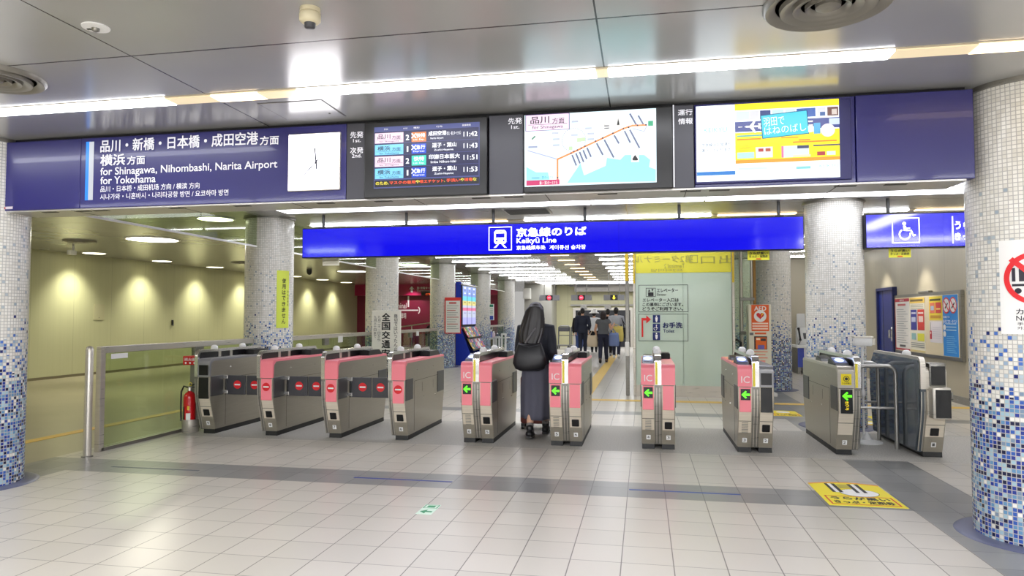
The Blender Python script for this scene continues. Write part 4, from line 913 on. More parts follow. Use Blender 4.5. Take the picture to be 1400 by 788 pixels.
fe = thing('fire_extinguisher', 'red fire extinguisher with black hose standing in the steel tray', 'fire extinguisher', (-5.59, 7.795, .022))
body = loc_part('cylinder', lathe(bmesh.new(), 0, 0, [(.05, 0), (.07, .006), (.072, .02), (.072, .40), (.066, .44), (.045, .47), (.024, .48), (.022, .5)], 32), M('extinguisher_red', (206, 22, 30), .2, coat=.4), fe, 60)
g = G(lambda u, v, h: Vector(((.0725+h)*math.sin(u), -(.0725+h)*math.cos(u), v)), base=.0006)
for k in range(6): g.rect(.05+.12*k, .08, .17+.12*k, .22, WHT, 1)
for k in range(4): g.rect(-.75+.12*k, .06, -.63+.12*k, .30, C(40, 40, 46), 1)
for k in range(3): g.rect(.25+.12*k, .26, .37+.12*k, .31, C(240, 200, 60), 1)
lbuild(g, 'instruction_label', part=body)
loc_part('valve', lathe(bmesh.new(), 0, 0, [(.026, .49), (.026, .53), (.016, .545)], 20), STEEL, fe, 50)
bm = bmesh.new(); prism(bm, [(-.01, .54), (.11, .585), (.115, .60), (.0, .565)], -.012, .012); bx(bm, -.012, .012, -.012, .1, .525, .54); bm.transform(Matrix.Rotation(-.9, 4, 'Z')); loc_part('lever', bm, BLACK, fe)
loc_part('safety_pin', tube(bmesh.new(), [(.02+.02*math.cos(a), -.02, .575+.02*math.sin(a)) for a in [i*PI/6 for i in range(12)]], .004, 6), YEL, fe)
loc_part('hose', tube(bmesh.new(), [(-.02, 0, .53), (-.07, -.02, .55), (-.098, -.03, .48), (-.1, -.03, .3), (-.09, -.035, .12)], .011), BLACK, fe, 60)

# steel tube barriers
def barrier(x0, x1, y, label):
    t = thing('tube_barrier', label, 'barrier', ((x0+x1)/2, y, 0), 0, 'tube barriers between the two right gates')
    z, r = .90, .09; k = [(x0, y, 0.0)]+[(x0+r-r*math.cos(a), y, z-r+r*math.sin(a)) for a in [i*PI/12 for i in range(7)]]+[(x1-r+r*math.sin(a), y, z-r+r*math.cos(a)) for a in [i*PI/12 for i in range(7)]]+[(x1, y, 0)]
    obj('frame', tube(bmesh.new(), k, .022, 14), M('satin_tube', (176, 174, 170), .28, .7), t, 60)
    obj('crossbar', tube(bmesh.new(), [(x0, y, .44), (x1, y, .44)], .013, 12), M('satin_tube', (176, 174, 170), .28, .7), t, 60)
barrier(2.305, 2.70, 8.24, 'steel tube barrier nearer the camera beside the rightmost gate'); barrier(2.32, 2.70, 8.82, 'steel tube barrier behind the first one, partly hidden')
# white pole with a box head
pp = thing('sanitizer_stand', 'white pole stand with round foot and box head before the middle right column', 'stand', (2.5, 8.60, 0))
loc_part('foot', lathe(bmesh.new(), 0, 0, [(.165, 0), (.165, .012), (.06, .035), (.035, .09), (.016, .12)], 36), WHITE, pp, 50)
loc_part('pole', tube(bmesh.new(), [(-.03, 0, .02), (-.03, 0, 1.12)], .014, 14), WHITE, pp, 60); loc_part('clamp', lathe(bmesh.new(), -.03, 0, [(.02, .52), (.026, .53), (.026, .58), (.02, .60)], 16), WHITE, pp, 60)
loc_part('head', B(-.12, .07, -.05, .05, 1.10, 1.21, bev=.015), WHITE, pp, 40); loc_part('knob', cyl(bmesh.new(), .09, 0, 1.12, 1.19, .028, n=20), STEEL, pp, 40); loc_part('cap', B(-.13, .08, -.055, .055, 1.195, 1.215, bev=.006), STEEL, pp)

# notice on the right-hand column
R1 = (2.53, 5.15)
nn = thing('no_carts_notice', 'white notice with red prohibition circle over a luggage cart on the right column', 'notice', (2.25, 4.75, 1.33))
ca0 = math.atan2(-2.32, -.9)          # towards the hall
a_l, a_r = math.radians(-142), math.radians(-82)
def onc(u, v, h): return Vector((R1[0]+(.364+h)*math.cos(u), R1[1]+(.364+h)*math.sin(u), v))
pL = [(onc(a_l+(a_r-a_l)*i/16, 0, .0).xy) for i in range(17)]; pI = [(onc(a_l+(a_r-a_l)*i/16, 0, .004).xy) for i in range(16, -1, -1)]
zt_, zb_ = 1.925, 1.33
bm = bmesh.new(); loft(bm, [[Vector((q.x, q.y, z)) for q in pL+pI] for z in (zb_, zt_)]); obj('board', bm, WHT, nn)
W_ = (a_r-a_l)*.364
g = G(lambda u, v, h: onc(a_l+u/.364, v, .004+h), base=.001)
g.ring(W_/2, 1.68, .165, .03, RED, 3, 60)
for k in range(10):
    for c_, hh in ((0, 0),): 
        t0, t1 = -.125+.025*k, -.125+.025*(k+1); g.face([(W_/2+t0-.011, 1.68-t0-.011+.0), (W_/2+t1-.011, 1.68-t1-.011), (W_/2+t1+.011, 1.68-t1+.011), (W_/2+t0+.011, 1.68-t0+.011)], RED, 4)
CI = C(30, 26, 44)
for u0, v0, u1, v1 in ((-.10, 1.665, -.085, 1.735), (-.07, 1.665, -.02, 1.745), (-.02, 1.665, .03, 1.745), (.03, 1.665, .08, 1.745), (-.10, 1.64, -.05, 1.652), (-.05, 1.64, 0, 1.652), (0, 1.64, .05, 1.652), (.05, 1.64, .10, 1.652), (-.04, 1.745, -.035, 1.765), (-.04, 1.762, .0, 1.767), (-.0, 1.745, .004, 1.765), (.095, 1.64, .103, 1.76)): g.rect(W_/2+u0*1.22, 1.68+(v0-1.68)*1.22, W_/2+u1*1.22, 1.68+(v1-1.68)*1.22, CI, 2)
for q_ in (-.075, .075): g.disc(W_/2+q_*1.22, 1.602, .018, CI, 2, 18)
g.text('カート禁止', .085, 1.452, .325, 1.492, CI, 2, .012); g.text('No carts', .085, 1.415, .24, 1.446, CI, 2, .008); g.text('手推车禁止', .09, 1.385, .26, 1.405, CI, 2, .004); g.text('카트 진입 금지', .09, 1.358, .28, 1.378, CI, 2, .004)
g.build('printing', nn)

# floor stickers and blue guide lines
fs = thing('floor_sticker', 'big yellow floor sticker with ticket picture near the right column', 'floor sticker', (1.68, 6.1, 0))
A0, A1 = at(1132, 690, Z=0), at(1240, 696, Z=0); B0, B1 = at(1106, 662, Z=0), at(1206, 667, Z=0)
x0, x1, y0, y1 = 1.385, 1.945, 5.71, 6.43
arcs = [(x0+(x1-x0)*i/16, y1+.07*math.sin(PI*i/16)) for i in range(17)]
bm = bmesh.new(); prism(bm, [(x0, y0), (x1, y0)]+arcs[::-1], 0, .0015, 'z'); obj('sheet', bm, C(244, 226, 30), fs)
g = G(FZ(), base=.0018, step=.0004)
for a, b in zip(arcs, arcs[1:]): g.face([a, b, (b[0], b[1]-.035), (a[0], a[1]-.035)], C(240, 160, 40), 1)
g.frame(x0+.03, y0+.04, x1-.03, y0+.30, .012, C(222, 60, 30), 1)
g.text('うらが黒い', x0+.065, y0+.185, x1-.06, y0+.275, INK, 2, .05); g.text('きっぷ・定期券', x0+.065, y0+.07, x1-.06, y0+.16, INK, 2, .05)
g.disc((x0+x1)/2+.05, y0+.42, .15, INK, 1, 36, .125); g.disc((x0+x1)/2+.05, y0+.42, .145, WHT, 2, 36, .12)
for u0, c_ in ((-.15, INK), (-.125, WHT), (-.095, INK), (.03, INK), (.06, WHT), (.09, INK)): g.face([((x0+x1)/2+u0, y0+.42), ((x0+x1)/2+u0+.028, y0+.42), ((x0+x1)/2+u0+.028, y0+.72), ((x0+x1)/2+u0, y0+.72)], c_, 3)
g.rect((x0+x1)/2-.06, y0+.56, (x0+x1)/2+.03, y0+.70, C(190, 176, 60), 3)
g.build('printing', fs)
for (xa, ya, l) in ((2.05, 10.95, 'small yellow floor sticker just behind the pink and black gate'), (3.35, 10.6, 'yellow floor sticker seen past the tube barriers, further back'), (2.95, 10.05, 'yellow floor sticker seen past the tube barriers, nearer')):
    t = thing('floor_sticker', l, 'floor sticker', (xa, ya, 0)); loc_part('sheet', prism(bmesh.new(), [(-.2, -.3), (.2, -.3), (.2, .25)]+[(.2-.4*i/8, .25+.05*math.sin(PI*i/8)) for i in range(1, 8)]+[(-.2, .25)], 0, .0015, 'z'), C(240, 222, 40), t)
    g = G(FZ(), base=.0016, step=.0004); g.frame(-.17, -.27, .17, -.05, .012, C(222, 60, 30), 1); g.text('うらが黒い', -.14, -.15, .14, -.08, INK, 2, .03); g.text('きっぷ・定期券', -.14, -.24, .14, -.17, INK, 2, .03); g.disc(0, .12, .1, WHT, 1, 24); lbuild(g, 'printing', t)
gs = thing('floor_sticker', 'small green and white exit arrow sticker on the pale floor tiles', 'floor sticker', (-1.59, 5.02, 0))
loc_part('sheet', B(-.06, .06, -.13, .13, 0, .0015), C(214, 236, 220), gs)
g = G(FZ(), base=.0016, step=.0004); GN = C(40, 150, 96)
g.frame(-.055, .03, .055, .12, .008, GN, 1); g.rect(-.03, .05, .03, .1, GN, 1); g.face([(-.05, -.06), (.0, -.11), (0, -.075), (.045, -.075), (.045, -.045), (0, -.045), (0, -.01)], GN, 1); lbuild(g, 'printing', gs)
for x0, x1, y, l, c_ in ((-2.56, -1.65, 5.885, 'thin blue line inlaid in the grey floor band, middle one', (40, 60, 140)), (-.13, .76, 5.905, 'thin blue line inlaid in the grey floor band, right one', (56, 84, 150)), (-5.03, -4.1, 5.87, 'dull grey line inlaid in the grey floor band, left one', (96, 100, 112))):
    tag(obj('floor_line', B(x0, x1, y-.016, y+.016, 0, .0015), C(*c_)), l, 'floor marking', 'lines in the floor band')

# ------------------------------------------------------------------ elevator, defibrillator, banner, brochure rack
EX0, EX1, EY = -.17, 1.57, 12.85
FROST = M('frosted_green_glass', (196, 214, 198), .12, spec=.5)
nt, b_ = nodes(FROST); b_.inputs['Transmission Weight'].default_value = .0
el = thing('elevator_shaft', 'pale green frosted glass elevator box with yellow upper band and notices', 'elevator', ((EX0+EX1)/2, EY, 0))
xm = at(934.5, 480, Y=EY).x
obj('plinth', B(EX0, EX1, EY-.02, EY+.06, 0, .2), STEEL, el)
for a, b in ((EX0+.03, xm-.004), (xm+.004, EX1-.03)): obj('glass_panel', B(a, b, EY, EY+.02, .2, ZC), FROST, el)
obj('side_panel', B(EX1-.03, EX1-.01, EY+.02, EY+2.0, .05, ZC), FROST, el); obj('side_panel', B(EX0, EX0+.02, EY+.02, EY+2.0, .05, ZC), FROST, el); obj('rear_panel', B(EX0, EX1, EY+2, EY+2.03, .05, ZC), FROST, el)
YB_ = M('yellow_band', (226, 220, 70), .25); zb = at(930, 373, Y=EY).z
obj('yellow_band', B(EX0+.03, EX1-.03, EY-.006, EY, zb, ZC), YB_, el)
GOLD = M('yellow_post', (206, 176, 40), .35, .2)
for xx in (EX0-.02, EX1-.02): obj('post', B(xx, xx+.045, EY-.03, EY+.03, 0, ZC, bev=.006), STEEL, el); obj('post_cover', B(xx+.004, xx+.04, EY-.036, EY-.03, 2.05, ZC), GOLD, el)
obj('outer_post', B(EX0-.16, EX0-.09, EY+.05, EY+.12, 0, ZC, bev=.006), STEELD, el); obj('outer_post_cover', B(EX0-.165, EX0-.10, EY+.04, EY+.05, 2.1, ZC), GOLD, el)
obj('wall_phone', B(EX0-.17, EX0-.09, EY-.03, EY+.05, .72, .98, bev=.015), WHITE, el)
g = PY(EY-.006, step=.003)
def mirror_text(g, t_, x0, y0, x1, y1, m, bold=.01):
    bx_ = g.box(x0, y0, x1, y1); g.text(t_, bx_[2], bx_[1], bx_[0], bx_[3], m, 2, 0)
GY = C(168, 166, 76)
mirror_text(g, '第2ターミナル', 868, 350, 948, 360, GY); mirror_text(g, 'Terminal 2', 908, 361, 936, 367, GY); mirror_text(g, '出口', 958, 350, 1004, 361, GY); mirror_text(g, '제2터미널', 890, 368, 934, 372, GY)
b_ = g.box(943, 349, 954, 360); g.frame(*b_, .012, GY, 2)
g.Y = EY; FRM = C(40, 52, 48)
b_ = g.box(873, 390, 941, 427); g.frame(*b_, .008, FRM, 2); b_ = g.box(873, 429.5, 941, 466.5); g.frame(*b_, .008, FRM, 2)
b_ = g.box(883, 394, 896.5, 406); g.frame(*b_, .008, INK, 2); g.prect(886, 400, 893.5, 405, INK, 2); g.ppoly([(886, 399), (889, 399), (887.5, 395.5)], INK, 2); g.ppoly([(890.5, 395.5), (893.5, 395.5), (892, 399)], INK, 2)
g.ptext('エレベーター', 898, 394.5, 927, 400, INK, 2, .03); g.ptext('Elevator', 898, 401.5, 911, 404.5, INK, 2, .02)
for k, t_ in enumerate(('エレベーター入口は', 'この裏側にございます。', 'どうぞご利用下さい。')): g.ptext(t_, 878.5, 408+k*6, 928 if k == 0 else 934, 413+k*6, INK, 2, .03)
RD = C(222, 36, 36)
g.prect(877, 436, 879.5, 461, RD, 2); g.prect(877, 435, 884, 438.5, RD, 2); g.ppoly([(883.5, 431.5), (890, 437), (883.5, 442.5)], RD, 2)
DB = C(20, 40, 110)
for k in range(3):
    b_ = g.box(892.5, 431+k*11.8, 902.5, 441.5+k*11.8); g.rect(*b_, DB, 2); c_ = (b_[0]+b_[2])/2; h_ = b_[3]-b_[1]
    if k == 1: wheelchair(G(FY(EY), base=.02), 0, 0, .01, WHT); 
    if k == 1:
        g.disc(c_, b_[1]+.8*h_, .08*h_, WHT, 3, 12); g.ring(c_-.02, b_[1]+.35*h_, .22*h_, .06*h_, WHT, 3, 20, 2, 6.5); g.rect(c_-.06*h_, b_[1]+.45*h_, c_+.03*h_, b_[1]+.72*h_, WHT, 3); g.rect(c_-.02, b_[1]+.42*h_, c_+.2*h_, b_[1]+.5*h_, WHT, 3)
    else:
        g.disc(c_, b_[1]+.84*h_, .09*h_, WHT, 3, 12); g.face([(c_-.16*h_, b_[1]+.7*h_), (c_-.14*h_, b_[1]+.3*h_), (c_-.05*h_, b_[1]+.08*h_), (c_+.05*h_, b_[1]+.08*h_), (c_+.14*h_, b_[1]+.3*h_), (c_+.16*h_, b_[1]+.7*h_)], WHT, 3)
g.ptext('お手洗', 906, 441, 933, 449, C(30, 44, 100), 2, .05); g.ptext('Toilet', 906.5, 450.5, 922, 455, C(30, 44, 100), 2, .02)
g.build('lettering', el)
# framework right of the elevator
ef = thing('glass_partition', 'steel framed glass partition between the elevator and the defibrillator stand', 'partition', (1.75, 14.3, 0))
for xx in (1.66, 1.86, 2.06): obj('post', tube(bmesh.new(), [(xx, 14.0, 0), (xx, 14.0, ZC)], .035, 16), STEEL, ef, 60)
obj('pane', B(1.66, 2.06, 14.0, 14.01, .1, 2.8), GLASSG, ef); obj('gold_post', B(2.08, 2.13, 13.95, 14.0, 0, ZC), M('bronze_post', (150, 112, 52), .4, .4), ef)
for z in (1.1, 1.75): obj('clamp', B(1.82, 2.1, 13.93, 13.98, z, z+.06, bev=.01), STEELD, ef)
obj('handle', tube(bmesh.new(), [(1.64, 13.9, .8), (1.64, 13.85, .95), (1.75, 13.85, 1.0), (1.82, 13.85, .95), (1.82, 13.85, .7)], .025), BLACK, ef, 60)

YA = 13.25
ae = thing('defibrillator_stand', 'cream defibrillator cabinet stand with orange heart panel by the far right column', 'stand', (2.12, YA, 0))
a, b = at(1023, 416.5, Y=YA), at(1056, 541, Y=YA)
IV = M('ivory_enamel', (226, 220, 200), .4)
obj('cabinet', B(a.x, b.x, YA, YA+.28, .05, a.z, bev=.012), IV, ae); obj('base', B(a.x-.03, b.x+.08, YA-.06, YA+.34, 0, .06, bev=.01), WHITE, ae)
g = PY(YA); ORG = C(232, 96, 32)
wb = g.box(1031, 460, 1049, 478); obj('window_box', B(wb[0], wb[2], YA-.004, YA+.05, wb[1], wb[3]), C(60, 40, 36), ae)
g.prect(1027, 417, 1051.5, 453, ORG, 1); g.ptext('AED', 1031, 419, 1047.5, 425, WHT, 2, .03); b_ = g.P(1039.3, 432.5); g.disc(b_[0], b_[1], .108, WHT, 2, 30)
h_ = .07; hp = [(b_[0]+h_*.95*math.sin(t_)**3, b_[1]+.01+h_*.06*(13*math.cos(t_)-5*math.cos(2*t_)-2*math.cos(3*t_)-math.cos(4*t_))) for t_ in [2*PI*i/28 for i in range(28)]]
g.face(hp, C(214, 40, 40), 3); g.face([(b_[0]+.01, b_[1]-.02), (b_[0]+.03, b_[1]+.05), (b_[0]+.06, b_[1]+.05), (b_[0]+.035, b_[1]+.015)], C(250, 200, 40), 4)
for k in range(3): g.prect(1028.5, 441.5+k*3.6, 1050, 443.5+k*3.6, C(250, 220, 200), 2)
g.prect(1032, 455, 1047.5, 457.4, ORG, 1); g.prect(1025, 455, 1030, 458.5, C(110, 110, 110), 1)
g.prect(1033, 461.5, 1048, 477.5, C(236, 110, 30), 3); g.prect(1036, 472, 1045, 478, C(110, 96, 170), 4); g.prect(1040, 463, 1047, 466.5, C(60, 50, 50), 4); g.prect(1034, 462.5, 1039, 465, C(250, 230, 200), 4)
for k in range(5): g.prect(1030.5, 480.5+k*4.2, 1049.5-(k % 2)*3, 481.7+k*4.2, C(236, 130, 100), 1)
g.ring(*g.P(1043.5, 497), .04, .014, C(236, 150, 150), 1, 18)
g.build('printing', ae)

# white vertical banner board before the third column
YW = 13.7
bn = thing('banner_board', 'white upright banner board with big black vertical writing before the left column', 'banner', at(529, 516, Y=YW))
a, b = at(508.5, 425, Y=YW), at(547, 516, Y=YW)
obj('board', B(a.x, b.x, YW, YW+.05, .30, a.z, bev=.006), C(240, 238, 230), bn); obj('stand', B(a.x+.02, b.x-.02, YW, YW+.2, 0, .28, bev=.01), C(30, 40, 96), bn)
g = PY(YW, step=.002); kx = (b.x-a.x)
g.vtext('全国交通安全運動', a.x+.50*kx, a.z-.04, .185, INK, 2, 1.02, .035, 1.12); g.vtext('踏切ではいったん止まりましょう', a.x+.84*kx, a.z-.07, .084, C(60, 60, 66), 2, 1.02, .01); g.vtext('九月二十一日から', a.x+.26*kx, a.z-.10, .066, C(90, 90, 90), 2, 1.02, .01); g.vtext('九月三十日まで', a.x+.12*kx, a.z-.10, .066, C(90, 90, 90), 2, 1.02, .01); g.vtext('京急電鉄', a.x+.20*kx, a.z-.92, .10, C(60, 60, 60), 2, 1.05, .01)
g.build('lettering', bn)

# red framed notice by the rack
YN = 18.8
rn_ = thing('framed_notice', 'white notice in a red frame on the column left of the blue rack', 'notice', at(614, 456, Y=YN))
a, b = at(608, 407, Y=YN), at(630, 456.5, Y=YN)
obj('frame', B(a.x, b.x, YN, YN+.03, b.z, a.z, bev=.004), C(222, 60, 50), rn_); obj('hook', B((a.x+b.x)/2-.02, (a.x+b.x)/2+.02, YN+.02, YN+.06, a.z-.1, a.z-.05), STEELD, rn_)
g = PY(YN, step=.003); g.prect(609.5, 411.5, 629, 455, C(236, 234, 228), 1); g.prect(614, 413.5, 624, 415.5, C(200, 60, 60), 2)
for k in range(11): g.prect(611, 418+k*3.1, 627-(k*37 % 5), 418.9+k*3.1, C(190, 60, 60) if k in (2, 5, 8) else C(180, 180, 178), 2)
g.build('printing', rn_)

# blue brochure rack: near side panel, back, three tall screens, two shelves of leaflets
KX0, KY = at(623, 450, Y=19.9).x, 19.9
BLU = M('rack_blue', (22, 50, 170), .35)
kz = lambda y: at(632, y, Y=KY).z
rk = thing('brochure_rack', 'tall blue brochure rack with a screen panel above two leaflet shelves', 'rack', (KX0+.2, KY+.75, 0))
x1, x2 = at(630, 450, Y=KY).x, at(643, 480, Y=KY).x
zt, zs1 = kz(386), kz(446)
obj('side_panel', prism(bmesh.new(), [(KX0, 0), (x2+.1, 0), (x2+.1, kz(486)), (x2, kz(484)), (x1, kz(449)), (x1, zt), (KX0, zt)], KY, KY+.05, 'y'), BLU, rk)
obj('side_panel', prism(bmesh.new(), [(KX0, 0), (x2+.1, 0), (x2+.1, kz(486)), (x2, kz(484)), (x1, kz(449)), (x1, zt), (KX0, zt)], KY+1.75, KY+1.8, 'y'), BLU, rk)
obj('back_panel', B(KX0, KX0+.05, KY+.05, KY+1.75, 0, zt), BLU, rk); obj('lower_cabinet', B(KX0+.05, x2+.08, KY+.05, KY+1.75, 0, kz(487)), BLU, rk)
sw = obj('screen_panel', B(x1-.02, x1+.03, KY+.05, KY+1.78, kz(446), kz(389.5), bev=.01), BLACK, rk)
g = G(lambda u, v, h: Vector((x1+.03+h, KY+u, v)), step=.002); za, zb2 = kz(444), kz(391); hh = zb2-za
for k in range(3):
    u0, u1 = .10+k*.56, .60+k*.56
    for f0, f1, c_ in ((0, .18, (170, 170, 240)), (.18, .36, (190, 196, 220)), (.36, .44, (216, 110, 150)), (.44, .50, (190, 196, 220)), (.50, .62, (214, 204, 130)), (.62, .74, (90, 200, 220)), (.74, 1, (110, 140, 220))): g.rect(u0, za+f0*hh, u1, za+f1*hh, C(*c_, .8), 1)
    for f0, c_ in ((.28, (150, 156, 200)), (.56, (160, 140, 60)), (.8, (220, 225, 250)), (.88, (70, 80, 170)), (.94, (225, 225, 240))): g.rect(u0+.12, za+f0*hh, u1-.1-.05*(f0 > .5), za+(f0+.035)*hh, C(*c_, .8), 2)
g.build('printing', part=sw)
obj('top_tray', B(x1-.08, x1+.06, KY+.0, KY+1.8, kz(389.5), kz(388), bev=.01), STEEL, rk)
random.seed(11)
cols = [(200, 60, 80), (230, 230, 225), (60, 110, 170), (240, 200, 80), (110, 160, 90), (150, 90, 160), (220, 120, 150), (90, 90, 100), (210, 215, 220)]
def leaf_shelf(za, zb, xa, xb, name):
    s_ = obj('shelf', prism(bmesh.new(), [(xa-.02, za), (xb+.06, zb), (xb+.06, zb+.05), (xb+.04, zb+.05), (xb+.035, zb+.015), (xa-.02, za-.02)], KY+.05, KY+1.75, 'y'), BLACK, rk)
    return s_
zA, zB, zC_ = kz(448), kz(463), kz(480)
xa, xb, xc = x1, x1+(x2-x1)*.5, x2
leaf_shelf(zA, zB-.02, xa, xb+.02, 0); leaf_shelf(zB-.03, zC_, xb, xc+.02, 0)
for row, (za_, zb_, xa_, xb_) in enumerate(((zA, zB, xa, xb), (zB, zC_, xb, xc))):
    for k in range(7):
        y0 = KY+.10+k*.235; c_ = cols[(k*4+row*3) % 9]; dx, dz = xb_-xa_, za_-zb_; l_ = math.hypot(dx, dz); nx, nz = dz/l_, dx/l_
        t = thing('leaflet', 'leaflet on the %s shelf of the blue rack, %s from the near end' % (('upper', 'lower')[row], ord_[k]), 'leaflet', (xb_, y0, zb_), 0, 'leaflets on the blue rack')
        sh_ = (.02 if row == 0 else .03); p0, p1 = (xb_+sh_+.012, zb_+(.0 if row else -.0)+.022), (xa_+.012, za_-.0)
        bm = bmesh.new(); prism(bm, [(p0[0]+nx*.01, p0[1]+nz*.01), (p1[0]+nx*.01, p1[1]+nz*.01), (p1[0]+nx*.03, p1[1]+nz*.03), (p0[0]+nx*.03, p0[1]+nz*.03)], y0, y0+.2, 'y'); obj('cover', bm, C(*c_), t)
        g = G(lambda u, v, h: Vector((p0[0]+(p1[0]-p0[0])*v+nx*(.03+h), y0+u, p0[1]+(p1[1]-p0[1])*v+nz*(.03+h))), step=.002); g.rect(.02, .6, .18, .85, C(*cols[(k+row*2+3) % 9]), 1); g.rect(.03, .2, .17, .45, C(*cols[(k*2+row+1) % 9]), 1); g.build('printing', t)

# small notice on the next column
p0 = at(669, 416, Y=23.5); p1 = at(675, 438, Y=23.5)
t = thing('column_notice', 'small white and blue notice on the column right of the blue rack', 'notice', (p0.x, 23.5, p1.z))
obj('board', B(p0.x, p1.x, 23.5, 23.56, p1.z, p0.z, bev=.004), WHT, t); g = PY(23.5, step=.004); g.prect(669.6, 416.6, 674.4, 420, C(40, 140, 110), 1); g.prect(669.6, 432, 674.4, 437.4, C(50, 80, 180), 1)
for k in range(4): g.prect(670, 422+k*2.3, 674, 423+k*2.3, C(170, 190, 180), 1)
g.build('printing', t)

# ------------------------------------------------------------------ right-hand side: notice board, telephones
nb = thing('notice_board', 'steel framed notice board with posters on the right wall beside the blue door', 'notice board', (5.13, 14.0, .71))
obj('frame', prism(bmesh.new(), [(12.46, .70), (15.54, .70), (15.54, 1.88), (12.46, 1.88)], 5.09, 5.148, bev=.01), STEELD, nb); obj('cork_face', B(5.085, 5.095, 12.54, 15.46, .76, 1.82), M('board_cream', (222, 208, 178), .7), nb)
obj('lamp_hood', B(5.07, 5.14, 13.7, 14.2, 1.88, 1.915, bev=.006), STEELD, nb)
def poster(label, ya, yb, z0, z1, base, draw):
    t = thing('poster', label, 'poster', (5.08, (ya+yb)/2, z0), 0, 'posters on the notice board')
    obj('sheet', B(5.081, 5.0845, yb, ya, z0, z1), C(*base), t)
    g = G(FXn(5.081), step=.0015); w_, h_ = ya-yb, z1-z0
    R = lambda f0, v0, f1, v1, c_, l=1: g.rect(-ya+f0*w_, z0+v0*h_, -ya+f1*w_, z0+v1*h_, C(*c_), l)
    T = lambda t_, f0, v0, f1, v1, c_, l=2: g.text(t_, -ya+f0*w_, z0+v0*h_, -ya+f1*w_, z0+v1*h_, C(*c_), l, .03)
    draw(R, T, g, ya, z0, w_, h_); g.build('printing', t)
def d1(R, T, g, ya, z0, w_, h_):
    R(0, 0, 1, .03, (190, 50, 66)); R(0, .94, 1, 1, (190, 50, 66)); R(0, 0, .03, 1, (190, 50, 66)); T('お知らせ', .35, .945, .65, .99, (240, 230, 230)); R(.2, .86, .75, .9, (200, 110, 110))
    for k in range(15): R(.12, .14+k*.046, .88-.13*(k*7 % 3), .15+k*.046, (170, 170, 172))
    R(.3, .06, .7, .10, (90, 90, 90))
def d2(R, T, g, ya, z0, w_, h_):
    R(0, .9, 1, 1, (236, 200, 90)); R(.05, .93, .9, .97, (120, 100, 60))
    for k in range(3): R(.08, .80+k*.03, .92, .81+k*.03, (180, 176, 160))
    R(.06, .40, .47, .78, (60, 60, 150)); R(.53, .40, .97, .78, (214, 60, 50)); R(.12, .55, .4, .64, (200, 205, 230), 2); R(.6, .55, .9, .66, (240, 210, 200), 2); R(.12, .70, .42, .73, (220, 220, 240), 2); R(.58, .70, .92, .73, (250, 230, 220), 2)
    R(.5, .2, .95, .34, (226, 222, 70)); R(.1, .22, .4, .34, (150, 190, 190)); 
    for k in range(3): R(.06, .08+k*.035, .94, .095+k*.035, (150, 150, 150))
    R(0, 0, 1, .03, (232, 214, 150))
def d3(R, T, g, ya, z0, w_, h_):
    R(.08, .82, .9, .9, (90, 80, 30)); R(.08, .3, .45, .74, (230, 120, 90)); R(.52, .3, .94, .74, (220, 70, 60)); R(.14, .42, .4, .6, (170, 190, 210), 2); R(.58, .44, .88, .5, (250, 220, 120), 2); R(.1, .08, .9, .2, (200, 150, 40))
def d4(R, T, g, ya, z0, w_, h_):
    R(.0, .15, .16, .55, (200, 50, 70)); R(.05, .4, .11, .5, (250, 220, 220), 2)
    for k in range(6): R(.25, .2+k*.1, .9, .22+k*.1, (200, 196, 210))
    R(.06, .55, .09, .95, (120, 120, 130))
def d5(R, T, g, ya, z0, w_, h_):
    for f in (.27, .72):
        g.disc(-ya+f*w_, z0+.83*h_, .145, WHT, 1, 30, .135); g.ring(-ya+f*w_, z0+.83*h_, .14, .025, C(220, 60, 70), 2, 30)
        g.line((-ya+f*w_-.09, z0+.83*h_+.09), (-ya+f*w_+.09, z0+.83*h_-.09), .025, C(220, 60, 70), 3); g.line((-ya+f*w_-.05, z0+.83*h_-.05), (-ya+f*w_+.06, z0+.83*h_+.04), .03, INK, 2)
    T('駅構内での', .06, .62, .5, .66, (230, 240, 250)); T('歩きスマホ・キケン！', .04, .53, .96, .60, (240, 246, 255))
    for k in range(3): R(.22, .42+k*.05, .9, .435+k*.05, (190, 225, 250))
    for k in (.47, .36): g.disc(-ya+.12*w_, z0+k*h_, .05, WHT, 1, 18)
    for k in range(9): R(.24, .06+k*.032, .9-.08*(k % 3), .07+k*.032, (120, 195, 245))
poster('red framed white text poster nearest the blue door', 15.44, 14.66, .78, 1.80, (240, 236, 230), d1)
poster('cream poster with a blue and a red block, second from the door', 14.64, 13.92, .78, 1.80, (240, 234, 216), d2)
poster('small yellow and orange flyer above the middle of the board', 13.72, 13.16, 1.38, 1.80, (240, 214, 60), d3)
poster('pale flyer with a red tab below the yellow flyer', 13.70, 13.18, .98, 1.36, (226, 220, 226), d4)
poster('tall bright blue poster with two prohibition circles at the right of the board', 13.14, 12.56, .77, 1.81, (36, 140, 226), d5)
# slim notice further along the wall
t = thing('wall_notice', 'slim notice seen at the edge between the board and the right column', 'notice', (5.14, 12.0, 1.0)); obj('board', B(5.13, 5.149, 11.92, 12.2, .95, 1.55, bev=.003), WHT, t); obj('holder', B(5.10, 5.13, 11.95, 12.15, 1.42, 1.6, bev=.004), NAVY, t)
